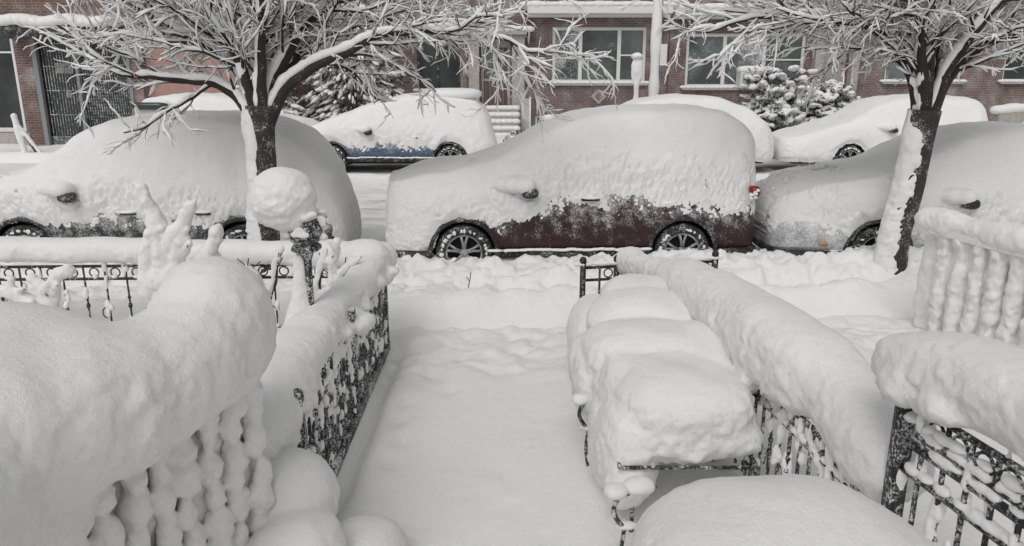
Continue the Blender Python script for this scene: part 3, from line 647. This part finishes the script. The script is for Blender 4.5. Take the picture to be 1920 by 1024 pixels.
mound('low shrub buried beneath rounded snow beside railing',[((-1.14,3.52,.42),(.23,.28,.27),2.3),((-1.04,3.2,.28),(.24,.3,.26),2.3),((-1.15,2.92,.20),(.26,.3,.27),2.3),((-1.28,2.62,.16),(.27,.3,.28),2.3),((-1.42,2.35,.15),(.3,.3,.30),2.3),((-1.0,3.35,.1),(.22,.3,.25),2.3)],41,amp=.06,name='buried_shrub',cat='shrub',sm=16)
mound('small round snow heap at edge of path',[((-.78,3.5,.06),(.25,.30,.25),2.3),((-.91,3.35,.05),(.25,.3,.20),2.3),((-.66,3.4,.0),(.2,.25,.2),2.2)],43,amp=.04)
# ------------------------------------------------------------------ round table near
T=thing('patio_table','low patio table with domed snow on top','table',(.86,2.1,.1))
g=G(); g.ring((.86,2.1,.80),.40,.015,'z',30,6)
for a in (.7,2.3,3.9,5.5): g.tube([(.86+.38*math.cos(a),2.1+.36*math.sin(a),.80),(.86+.3*math.cos(a),2.1+.3*math.sin(a),.1)],.014,6)
g.out('frame',IRONB,T)
g=G(); g.sup((.86,2.1,1.02),(.48,.40,.25),2.4,res=36); g.sup((1.08,1.98,.99),(.32,.34,.22),2.3,res=28); snowmesh(g,'snow',T,.015,.04,2.2,.012,16,seed=45)
# ------------------------------------------------------------------ metal bench with snow
C=thing('patio_bench','black metal patio bench loaded with pillowy snow','bench',(.95,4.4,.05))
g=G(); x0,x1,y0,y1=.58,1.32,3.74,5.3
g.tube([(x0,y0,.50),(x1,y0,.50)],.012,6); g.tube([(x0,y0,.50),(x0,y1,.50)],.012,6); g.tube([(x1,y0,.50),(x1,y1,.50)],.012,6); g.tube([(x0,y0+.06,.46),(x1,y0+.06,.46)],.008,6)
for (x,y) in ((x0+.08,y0+.02),(x1-.06,y0+.02),(x0,4.55),(x1,4.55)): g.tube([(x,y,.50),(x,y,.05)],.013,6)
g.out('seat_frame',IRON,C)
for yy,xx in ((4.55,.46),(3.45,.54)):
    g=G(); 
    g.tube(smoothpath([(xx+.2,yy+.1,.50),(xx+.02,yy,.51),(xx-.03,yy-.02,.45),(xx-.01,yy-.02,.38),(xx+.05,yy,.32),(xx+.2,yy+.05,.30)],20),.013,8); g.tube(smoothpath([(xx+.03,yy,.32),(xx+.02,yy,.18),(xx+.04,yy,.02)],8),.011,6); g.out('armrest',IRON,C)
g=G()
for c_,r_,n_ in (((.98,4.14,.71),(.41,.40,.23),2.7),((.86,4.70,.79),(.42,.36,.20),2.5),((.98,5.22,.83),(.46,.35,.21),2.4),((.72,4.45,.64),(.22,.5,.27),2.5),((1.22,4.6,.80),(.25,.45,.18),2.4),((.66,4.05,.48),(.17,.30,.29),2.6),((.52,4.80,.58),(.15,.32,.28),2.3),((1.0,5.6,.84),(.32,.35,.2),2.3),((1.0,3.90,.60),(.38,.16,.12),2.6),((.60,4.3,.40),(.13,.30,.30),2.4),((.64,3.86,.38),(.14,.14,.18),2.3),((.75,6.0,.45),(.3,.5,.3),2.3)): g.sup(c_,r_,n_,res=28)
snowmesh(g,'snow',C,.0145,.04,2.4,.014,12,seed=47)
g=G(); 
for yy,xx in ((4.55,.44),(3.45,.52)): g.sup((xx,yy,.53),(.06,.06,.035),2,res=14); g.sup((xx+.12,yy+.05,.53),(.09,.07,.045),2,res=14); g.sup((xx+.06,yy,.335),(.07,.04,.025),2,res=12)
snowmesh(g,'snow_clump',C,.012,.01,9,.006,2,seed=48)
# ------------------------------------------------------------------ garden lamp
Lm=thing('garden_lamp','black garden lamp post topped with a snow ball','lamp',(-1.42,5.2,.1))
g=G(); g.tube([(-1.42,5.2,.1),(-1.42,5.2,1.36)],.030,12); g.sup((-1.42,5.2,1.37),(.10,.10,.028),3,res=20); g.tube([(-1.42,5.2,1.28),(-1.42,5.2,1.36)],[.03,.06],12); g.out('post',IRON,Lm)
g=G(); g.sup((-1.42,5.2,1.50),(.125,.125,.12),2.2,res=28); g.out('lamp_shade',IRON,Lm)
g=G(); g.sup((-1.55,5.2,1.71),(.218,.21,.218),2.0,res=36); g.sup((-1.49,5.19,1.61),(.16,.15,.14),2.0,res=24); snowmesh(g,'snow_cap',Lm,.012,.016,4,.014,3,seed=51)
g=G(); rr=np.random.RandomState(4)
for i in range(22):
    a=rr.uniform(0,6.28); zz=rr.uniform(1.45,1.62); g.sup((-1.42+.118*math.cos(a),5.2+.118*math.sin(a),zz),(.045,.025,.028),2,res=10)
g.tube([(-1.50,5.20,.8),(-1.485,5.20,1.0),(-1.468,5.2,1.33)],[.12,.07,.030],14)
snowmesh(g,'snow_clump',Lm,.011,.010,9,.006,3,seed=52)
# ------------------------------------------------------------------ snowy shrubs in front yard
def shrub(label,stems,seed,sr=.05,name='rose_shrub'):
    R=np.random.RandomState(seed); b=stems[0][0]; T=thing(name,label,'shrub',(b[0],b[1],.1),0,'snow laden shrubs in front yard'); g=G(); s=G()
    for st in stems:
        P=smoothpath(st,26); P=P+np.stack([fbm(P,6,2,seed),fbm(P,6,2,seed+1),0*P[:,0]],1)*.03
        g.tube(P,np.linspace(.016,.008,26),6)
        nz=vnoise(P*7,seed); rs=sr*(1+.25*nz)*np.linspace(1.35,.72,26); off=np.stack([-.60*rs,.15*rs,.30*rs],1); s.tube(P+off,rs,14); s.sup(P[-1]+off[-1],(rs[-1]*1.2,)*3,2,res=14)
        for k in range(3):
            i=R.randint(8,24); d=np.array([R.normal(.3,.5),R.normal(-.2,.3),R.uniform(.2,1)]); d/=np.linalg.norm(d); q=P[i]+np.outer(np.linspace(0,.13,6),d); g.tube(q,.0045,4); 
            if R.rand()<.5: s.tube(q+(0,0,.01),np.array([.035,.032,.03,.026,.022,.015]),10)
    g.out('branches',TWIG,T); snowmesh(s,'snow',T,.011,.014,7,.010,3,seed=seed)
def pt(u,v,Y):
    p=math.radians(15.2); x=(u-960)/1450; y=(512-v)/1450; t=Y/(math.cos(p)+y*math.sin(p)); return (round(x*t,2),Y,round(2.6-t*(math.sin(p)-y*math.cos(p)),2))
Y=5.6
shrub('pruned shrub with antler shaped snow covered stems',[[pt(310,600,Y),pt(315,500,Y),pt(308,440,Y),pt(290,395,Y),pt(272,355,Y)],[pt(315,540,Y),pt(325,470,Y),pt(350,425,Y),pt(362,390,Y)],[pt(315,560,Y),pt(340,500,Y),pt(352,455,Y)],[pt(380,560,Y),pt(395,490,Y),pt(412,440,Y)],[pt(300,560,Y),pt(290,480,Y),pt(292,440,Y)]],61,.060)
Y=5.9
shrub('low shrub with arched snowy stems',[[pt(100,620,Y),pt(105,560,Y),pt(110,525,Y),pt(135,510,Y)],[pt(100,600,Y),pt(70,575,Y),pt(30,550,Y),pt(15,548,Y)],[pt(100,600,Y),pt(90,550,Y),pt(60,525,Y)]],62,.055)
Y=6.3
shrub('thin shrub with curling snowy twigs near fence',[[pt(500,560,Y),pt(480,520,Y),pt(455,490,Y)],[pt(510,560,Y),pt(520,500,Y),pt(530,470,Y)],[pt(600,560,Y),pt(605,510,Y),pt(612,470,Y)],[pt(600,560,Y),pt(640,520,Y),pt(660,490,Y)],[pt(620,560,Y),pt(625,500,Y),pt(640,455,Y)]],63,.038)
# ------------------------------------------------------------------ little twig standing in pavement
g=G(); P=smoothpath([(-.46,8.0,.1),(-.47,8.0,.25),(-.45,8.0,.36),(-.44,8.0,.44)],8); g.tube(P,.005,5); g.tube([P[4],P[4]+(-.03,0,.05)],.004,4)
t=thing('twig','thin bare twig sticking out of snow','twig',(-.46,8.0,.1)); g.out('stem',TWIG,t)
# ------------------------------------------------------------------ buildings
def wallgrid(g,x0,x1,z0,z1,y0,y1,holes):
    xs=sorted(set([x0,x1]+[h[0] for h in holes]+[h[1] for h in holes])); zs=sorted(set([z0,z1]+[h[2] for h in holes]+[h[3] for h in holes]))
    for i in range(len(xs)-1):
        for j in range(len(zs)-1):
            cx=(xs[i]+xs[i+1])/2; cz=(zs[j]+zs[j+1])/2
            if any(h[0]<cx<h[1] and h[2]<cz<h[3] for h in holes): continue
            g.box(xs[i],xs[i+1],y0,y1,zs[j],zs[j+1])
def window(parent,x0,x1,z0,z1,y,splits=(),mat=GL,frame=WHITE,fw=.07,hsplit=(),sill=True,panemats=None):
    e=bpy.data.objects.new('window',None); COL.objects.link(e); e.parent=parent; e.location=Vector(((x0+x1)/2,y,z0))-Vector(parent.location)
    def sub(g,name,m,**k):
        return mk(name,np.concatenate(g.V)-np.array([(x0+x1)/2,y,z0]),g.F,m,e,smooth=False,local=True)
    g=G(); yy=y+.12
    g.box(x0,x0+fw,yy-.05,yy+.05,z0,z1); g.box(x1-fw,x1,yy-.05,yy+.05,z0,z1); g.box(x0+fw,x1-fw,yy-.05,yy+.05,z1-fw,z1); g.box(x0+fw,x1-fw,yy-.05,yy+.05,z0,z0+fw)
    for s in splits: g.box(s-fw*.6,s+fw*.6,yy-.045,yy+.045,z0+fw,z1-fw)
    for s in hsplit: g.box(s[0],s[1],yy-.04,yy+.04,s[2]-.025,s[2]+.025)
    sub(g,'frame',frame)
    ed=[x0]+list(splits)+[x1]
    for i in range(len(ed)-1):
        g=G(); g.box(ed[i]+fw*.62,ed[i+1]-fw*.62,yy-.005,yy+.005,z0+fw,z1-fw); sub(g,'pane',(panemats[i] if panemats else mat))
    if sill:
        g=G(); g.box(x0-.08,x1+.08,y-.14,y+.06,z0-.09,z0-.003); sub(g,'sill',BEIGE)
        g=G(); n=int((x1-x0)/.15)+1
        for i in range(n): g.sup((x0-.05+(x1-x0+.1)*i/(n-1) if n>1 else x0,y-.06,z0+.01),(.12,.09,.05),3,res=10)
        sub(g,'sill_snow',SNOWT)
    return e
def ledge(parent,x0,x1,y,z,dep=.5,h=.18,mat=WHITE,sn=.16):
    g=G(); g.box(x0,x1,y-dep,y-.002,z,z+h); g.box(x0,x1,y-dep*.6,y-.003,z-.1,z-.002); g.out('cornice',mat,parent,smooth=False)
    g=G(); n=int((x1-x0)/.3)+1
    for i in range(n+1): g.sup((x0+(x1-x0)*i/n,y-dep/2,z+h+sn*.35),(.28,dep*.55,sn*.7*(1+.15*math.sin(i*1.7))),3,res=12)
    g.out('cornice_snow',SNOW,parent)
YS=23.5
H=thing('brick_shop','brick corner shop with closed security shutter','shop',(-14,YS,0))
g=G(); wallgrid(g,-20,-10.9,0,7.5,YS,YS+.4,[(-18.5,-14.55,.6,3.75),(-13.95,-11.25,0,3.25)])
g.box(-20,-10.9,YS+.402,YS+7,0,7.5); g.out('wall',BR1,H,smooth=False)
window(H,-18.5,-14.55,.6,3.75,YS,(-16.4,),GL,hsplit=((-18.4,-14.6,2.9),),sill=False,fw=.12)
g=G(); g.box(-18.6,-14.45,YS-.05,YS-.003,.05,.58); g.out('stall_riser',BEIGE,H,smooth=False)
sh=G(); sh.box(-13.9,-11.3,YS+.2,YS+.24,0,3.25); sh.out('shop_window',GL,H,smooth=False)
sh=G()
for i in range(30):
    z=.60+i*.088; P=[( -12.75+ x*.1,YS+.14+.012*math.sin(x*2.1),z) for x in range(0,15)]; sh.tube(P,.008,4)
for i in range(21): sh.tube(np.stack([np.full(30,-12.75+i*.071),np.full(30,YS+.12),np.linspace(.5,3.2,30)],1),.014+.008*np.sin(np.arange(30)*2.2+i),5)
for i in range(7): sh.box(-12.78,-11.3,YS+.10,YS+.13,.03+i*.075,.09+i*.075)
sh.out('roller_shutter',CHAIN,H,smooth=False)
sh=G()
for i in range(12): sh.tube([(-13.82+i*.085,YS+.12,.45),(-13.82+i*.085,YS+.12,3.2)],.012,4)
for z in (.45,1.1,1.8,2.5,3.15): sh.tube([(-13.85,YS+.12,z),(-12.85,YS+.12,z)],.014,4)
for i in range(6): sh.box(-13.88,-12.85,YS+.10,YS+.13,.03+i*.075,.09+i*.075)
sh.out('security_gate',CHAIN,H,smooth=False)
g=G(); g.box(-14.03,-13.9,YS-.04,YS+.1,0,3.3); g.box(-12.85,-12.76,YS+.02,YS+.14,0,3.3); g.box(-11.3,-11.2,YS-.04,YS+.1,0,3.3); g.out('door_frame',GREY,H,smooth=False)
for (x,z,w,h,mt) in ((-13.5,2.3,.5,.3,PAPER),(-13.3,1.6,.18,.2,PAPER),(-12.95,1.5,.10,.16,YEL)):
    g=G(); g.box(x,x+w,YS+.16,YS+.17,z,z+h); g.out('notice',mt,H,smooth=False)
g=G(); g.box(-14.5,-11.35,YS-.55,YS-.003,3.27,3.62); g.out('awning',TRIM,H,smooth=False)
g=G()
for i in range(14): g.sup((-14.4+i*.225,YS-.3,3.75+.04*math.sin(i)),(.26,.36,.17),3,res=14)
g.out('awning_snow',SNOW,H)
YB=23.8
H=thing('rendered_house','salmon coloured rendered house','house',(-9,YB,0)); g=G(); wallgrid(g,-10.88,-6.9,0,7,YB,YB+.4,[(-8.1,-7.0,1.9,3.7)]); g.box(-10.88,-6.9,YB+.402,YB+6,0,7); g.out('wall',SALMON,H,smooth=False)
window(H,-8.1,-7.0,1.9,3.7,YB,(-7.55,),GLF); ledge(H,-10.85,-6.95,YB,4.3,.25,.15)
YH=27.0
H=thing('brick_house','brick row house with dark porch window','house',(-4,YH,0)); g=G(); wallgrid(g,-7.3,-1.5,0,7.5,YH,YH+.4,[(-3.2,-1.75,1.7,3.7),(-6.6,-4.4,1.8,3.6)]); g.box(-7.3,-1.5,YH+.402,YH+6,0,7.5); g.out('wall',BR2,H,smooth=False)
window(H,-3.2,-1.75,1.7,3.7,YH,(-2.5,),GL,frame=TRIM); window(H,-6.6,-4.4,1.8,3.6,YH,(-5.5,),GL); ledge(H,-7.3,-1.5,YH,4.05,.5,.15)
H=thing('brick_house','plum brick house with wide white framed window','house',(2,YH,0)); g=G(); wallgrid(g,-1.48,5.25,0,7.5,YH,YH+.4,[(-1.05,-.05,1.15,3.35),(1.35,4.5,1.95,3.75),(.8,1.75,.45,.85)]); g.box(-1.48,5.25,YH+.402,YH+6,0,7.5); g.out('wall',BR3,H,smooth=False)
window(H,1.35,4.5,1.95,3.75,YH,(2.3,3.6),hsplit=((1.4,2.25,2.75),(3.65,4.45,2.85)),panemats=[GLF,GLG,GLG],fw=.10); window(H,.8,1.75,.45,.85,YH,(),GL,sill=False)
ledge(H,.5,5.2,YH,4.15,.7,.22); ledge(H,-1.45,.48,YH,3.5,.5,.12,BEIGE)
g=G(); g.box(-1.45,-1.1,YH-.35,YH-.003,.2,3.5); g.box(0.0,.42,YH-.35,YH-.003,.2,3.5); g.out('porch_column',BEIGE,H,smooth=False)
dr=bpy.data.objects.new('door',None); COL.objects.link(dr); dr.parent=H; dr.location=Vector((-.55,YH,1.15))-Vector(H.location)
def dsub(g,name,m): return mk(name,np.concatenate(g.V)-np.array([-.55,YH,1.15]),g.F,m,dr,smooth=False,local=True)
g=G(); g.box(-1.04,-.06,YH+.15,YH+.2,1.15,3.35); dsub(g,'door_leaf',WOODB)
g=G(); g.box(-.86,-.24,YH+.135,YH+.149,2.15,3.05); dsub(g,'door_glass',GLG)
g=G(); g.box(-1.04,-.96,YH+.08,YH+.148,1.15,3.35); g.box(-.14,-.06,YH+.08,YH+.148,1.15,3.35); g.box(-.96,-.14,YH+.08,YH+.148,3.1,3.35); g.box(-.96,-.14,YH+.1,YH+.148,2.0,2.08)
for i in range(6): g.tube([(-.9+i*.15,YH+.12,1.2),(-.9+i*.15,YH+.12,3.1)],.010,4)
dsub(g,'screen_door',BEIGE)
g=G(); g.sup((-.2,YH+.06,2.1),(.03,.04,.03),res=8); dsub(g,'handle',GREY)
g=G()
for i in range(5): g.box(-1.3,.2,YH-.4-.3*(i+1),YH-.4-.3*i,.0,1.1-.2*i)
g.box(-1.3,.2,YH-.398,YH-.36,.0,1.12); g.out('stoop',BEIGE,H,smooth=False)
g=G()
for i in range(5):
    for k in range(8): g.sup((-1.2+k*.19,YH-.55-.3*i,1.14-.2*i),(.15,.14,.09),3,res=10)
g.out('stoop_snow',SNOW,H)
g=G(); d=.26; cx,cz=2.95,1.5
g.add([(cx-d,YH-.03,cz),(cx,YH-.03,cz-d),(cx+d,YH-.03,cz),(cx,YH-.03,cz+d),(cx-d,YH-.001,cz),(cx,YH-.001,cz-d),(cx+d,YH-.001,cz),(cx,YH-.001,cz+d)],[(0,1,2,3),(0,4,5,1),(1,5,6,2),(2,6,7,3),(3,7,4,0)]); g.out('diamond_ornament',BEIGE,H,smooth=False)
g=G(); d=.15; g.add([(cx-d,YH-.036,cz),(cx,YH-.036,cz-d),(cx+d,YH-.036,cz),(cx,YH-.036,cz+d)],[(0,1,2,3)]); g.out('diamond_centre',BR1,H,smooth=False)
f=fence('stair_railing','white stair railing beside house steps with snow',(.35,YH-.5),(.55,YH-3.0),1.5,.3,.25,mat=WHITE,rings=False)
f=fence('yard_fence','low yard fence heaped with snow',(1.0,24.2),(5.2,24.2),.95,.2,.22,mat=WHITE,rings=False,posts=(0,.5,1)); cap(f,[(1.0,24.2,.95),(3,24.2,1.0),(5.2,24.2,.98)],[.14,.15,.14],.7,voxel=.05,seed=71)
H=thing('brick_house','brick house with window air conditioner','house',(8,YH,0)); g=G(); wallgrid(g,5.27,11.6,0,7.5,YH,YH+.4,[(5.85,9.85,1.8,3.55),(10.4,11.3,1.0,3.4)]); g.box(5.27,11.6,YH+.402,YH+6,0,7.5); g.out('wall',BR1,H,smooth=False)
window(H,5.85,9.85,1.8,3.55,YH,(7.15,8.5),hsplit=((5.9,7.1,2.7),(8.55,9.8,2.7)),panemats=[GLG,GLF,GLG],fw=.10); ledge(H,5.3,11.55,YH,4.1,.6,.2)
g=G(); g.box(10.4,11.3,YH+.15,YH+.2,1.0,3.4); g.out('door',BEIGE,H,smooth=False)
g=G(); g.box(10.1,10.37,YH-.3,YH-.003,.2,3.5); g.box(11.33,11.58,YH-.3,YH-.003,.2,3.5); g.out('porch_column',BEIGE,H,smooth=False)
A=thing('air_conditioner','white air conditioner unit topped with snow','air conditioner',(7.95,YH-.3,1.9)); g=G(); g.box(7.6,8.3,YH-.5,YH+.05,1.86,2.3); g.out('casing',WHITE,A,smooth=False)
g=G(); 
for i in range(8): g.box(7.66,8.24,YH-.512,YH-.502,1.9+i*.045,1.92+i*.045)
g.out('grille',GREY,A,smooth=False); g=G(); g.sup((7.95,YH-.25,2.38),(.42,.32,.13),3,res=20); g.out('snow_cap',SNOW,A)
Lp=thing('porch_lamp','lit amber porch lamp beside door','lamp',(10.75,YH-.2,3.5)); g=G(); g.sup((10.7,YH-.15,3.62),(.20,.12,.13),3,res=16); g.out('lamp_shade',GLOW,Lp); g=G(); g.box(10.62,10.78,YH-.12,YH-.004,3.78,3.86); g.out('bracket',GREY,Lp,smooth=False)
H=thing('brick_house','brick house partly hidden by snowy trees','house',(15,YH,0)); g=G(); wallgrid(g,11.62,22,0,7.5,YH,YH+.4,[(12.6,15.2,2.0,3.7),(16.6,19.2,2.0,3.7)]); g.box(11.62,22,YH+.402,YH+6,0,7.5); g.out('wall',BR2,H,smooth=False)
window(H,12.6,15.2,2.0,3.7,YH,(13.9,),GLG); window(H,16.6,19.2,2.0,3.7,YH,(17.9,),GL); ledge(H,11.65,21.9,YH,4.1,.6,.2)
Wl=thing('garden_wall','low grey garden wall topped with snow','wall',(16,23.8,0)); g=G(); g.box(14.6,20,23.6,23.9,0,1.2); g.out('wall',BEIGE,Wl,smooth=False); cap(Wl,[(14.6,23.75,1.25),(17,23.75,1.3),(20,23.75,1.28)],[.2,.22,.2],.7,voxel=.06,seed=73)
Wl=thing('garden_wall','low brick garden wall topped with snow','wall',(11,24,0)); g=G(); g.box(9.9,14.4,24.1,24.35,0,.75); g.out('wall',BR1,Wl,smooth=False); cap(Wl,[(9.9,24.2,.8),(12,24.2,.85),(14.4,24.2,.83)],[.2,.2,.2],.7,voxel=.06,seed=74)
Pp=thing('utility_pole','utility pole plastered white with blown snow','pole',(4.02,22.4,.1)); g=G(); g.tube([(4.02,22.4,0),(4.02,22.4,8)],[.14,.12],16); g.out('pole',GREY,Pp)
g=G(); P=np.stack([0*np.arange(80)+3.985,0*np.arange(80)+22.34,np.linspace(.1,8,80)],1); g.tube(P,.135+.02*vnoise(P*3,5),16); g.out('snow',SNOW,Pp)
g=G(); g.box(4.1,4.28,22.2,22.45,2.55,3.1); g.out('meter_box',WHITE,Pp,smooth=False)
Sg=thing('street_sign','street sign on post caked in snow','sign',(3.42,21.9,.1)); g=G(); g.tube([(3.42,21.9,.1),(3.42,21.9,2.8)],.03,8); g.out('post',GREY,Sg); g=G(); g.box(3.28,3.56,21.86,21.88,2.05,2.6); g.out('sign_plate',WHITE,Sg,smooth=False)
g=G(); g.sup((3.42,21.87,2.4),(.16,.06,.32),3); g.sup((3.40,21.87,2.78),(.17,.13,.09)); g.sup((3.42,21.87,1.9),(.08,.06,.6)); snowmesh(g,'snow',Sg,.03,.02,5,.01,3)
Sg=thing('snowy_post','leaning wooden post stakes coated in snow','post',(-13.3,21.5,.1)); g=G(); g.tube([(-13.4,21.5,.1),(-13.55,21.5,1.15)],.04,8); g.tube([(-13.1,21.5,.1),(-13.5,21.5,.9)],.03,8); g.out('stake',WOODB,Sg)
g=G(); g.tube([(-13.42,21.46,.1),(-13.58,21.46,1.2)],.085,10); g.tube([(-13.0,21.46,.2),(-13.5,21.46,.95)],.05,10); g.sup((-13.58,21.46,1.2),(.09,.09,.09)); snowmesh(g,'snow',Sg,.03,.02,5,.01,3)
def evergreen(label,c,rx,h,seed,name='evergreen_tree',cat='tree',n=900,z0=.3):
    R=np.random.RandomState(seed); T=thing(name,label,cat,(c[0],c[1],0)); g=G(); g.tube([(c[0],c[1],0),(c[0],c[1],h*.9)],[.12,.03],8); g.out('trunk',BARK,T)
    g=G(); s=G()
    for i in range(n):
        z=z0+(h-z0)*R.rand()**1.15; k=(1-(z-z0)/(h-z0))**.6*(.75+.35*math.sin(z*5+seed)**2); a=R.uniform(0,2*math.pi); q=R.uniform(.35,1.0)
        p=np.array([c[0]+rx*k*q*math.cos(a),c[1]+rx*.7*k*q*math.sin(a),z]); d=np.array([math.cos(a),math.sin(a)*.7,-.45+R.normal(0,.2)])
        L=R.uniform(.18,.4)
        for j in range(7):
            o=p+d*L*(j/6)+R.normal(0,.025,3); w=R.normal(0,1,3); w/=np.linalg.norm(w); e=d*.09; w=w*.028
            g.add([o-w,o+w,o+e+w*.3,o+e-w*.3],[(0,1,2,3)])
            if j%2==0:
                w2=np.cross(w,d); w2/=np.linalg.norm(w2)+1e-9; w2=w2*.02; g.add([o-w2,o+w2,o+e*.8+(0,0,-.05)],[(0,1,2)])
        if R.rand()<.8:
            P=np.array([p+d*L*t+(0,0,.035) for t in (0,.35,.7,1.05)]); s.tube(P,np.array([.03,.055,.05,.02])*R.uniform(.5,1.3),6)
    g.out('crown',NEED,T,smooth=False); s.out('crown_snow',SNOWT,T)
evergreen('dark evergreen tree weighed down with snow',(-4.9,24.6),2.0,4.6,3,n=1700)
evergreen('snow clad evergreen shrub by house',(-6.9,22.8),.9,2.6,4,n=450,name='evergreen_shrub',cat='shrub')
def bush(label,c,r,seed,ns=420):
    R=np.random.RandomState(seed); T=thing('snowy_bush',label,'shrub',(c[0],c[1],0)); g=G(); s=G()
    for i in range(ns):
        v=R.normal(0,1,3); v[2]=abs(v[2])*.9; v/=np.linalg.norm(v); q=R.uniform(.6,1.02)*(.82+.35*float(vnoise(np.array([v*2.1+seed]),seed)[0])); e=np.array(c)+v*np.array(r)*q
        P=np.array([np.array(c)+v*np.array(r)*.2,np.array(c)+v*np.array(r)*q*.6+R.normal(0,.05,3),e]); g.tube(P,[.014,.009,.004],4)
        for k in range(14):
            o=e+R.normal(0,.11,3); w=R.normal(0,.04,3); w2=R.normal(0,.04,3); g.add([o-w,o+w,o+w2],[(0,1,2)])
        if R.rand()<.15+1.0*v[2]:
            for k in range(3): s.sup(e+R.normal(0,.07,3)*(1,1,.4)+(0,0,.05),(R.uniform(.05,.16),R.uniform(.05,.14),R.uniform(.035,.08)),2,res=8)
    g.out('crown',NEED,T,smooth=False); snowmesh(s,'snow',T,.034,.04,4,.03,1,seed=seed)
bush('rounded hedge bush loaded with clumped snow',(8.3,22.9,.6),(2.2,1.1,1.85),8,700)
bush('small shrub loaded with snow beside steps',(.2,22.8,.1),(.45,.4,.45),9,120)
mound('ploughed snow pile on far pavement',[((.1,21.7,.2),(.7,.4,.35),2.2),((.9,21.9,.2),(.5,.4,.3),2.2)],81,.05,.06,.03)
# ------------------------------------------------------------------ light
w=bpy.data.worlds.new('World'); S.world=w; w.use_nodes=True; nt=w.node_tree; bg=nt.nodes['Background']
sky=nt.nodes.new('ShaderNodeTexSky'); sky.sky_type='NISHITA'; sky.sun_disc=False; sky.sun_elevation=math.radians(52); sky.sun_rotation=math.radians(200); sky.dust_density=3; sky.air_density=1
hs=nt.nodes.new('ShaderNodeHueSaturation'); hs.inputs['Saturation'].default_value=.05
nt.links.new(sky.outputs[0],hs.inputs['Color']); nt.links.new(hs.outputs[0],bg.inputs[0]); bg.inputs[1].default_value=.106
sd=bpy.data.lights.new('sun','SUN'); sd.energy=.75; sd.angle=math.radians(35); sd.color=(1,.98,.95); so=bpy.data.objects.new('sun',sd); COL.objects.link(so)
az=math.radians(200); el=math.radians(52); dv=Vector((math.sin(az)*math.cos(el),math.cos(az)*math.cos(el),math.sin(el))); so.rotation_euler=dv.to_track_quat('Z','Y').to_euler()
# ------------------------------------------------------------------ camera
cd=bpy.data.cameras.new('camera'); cd.sensor_width=36; cd.lens=27.19; cd.clip_end=2000; co=bpy.data.objects.new('camera',cd); COL.objects.link(co); co.location=(0,0,2.6); co.rotation_euler=(math.radians(90-15.2),0,0); S.camera=co
S.view_settings.view_transform='Standard'; S.view_settings.look='None'; S.view_settings.exposure=0
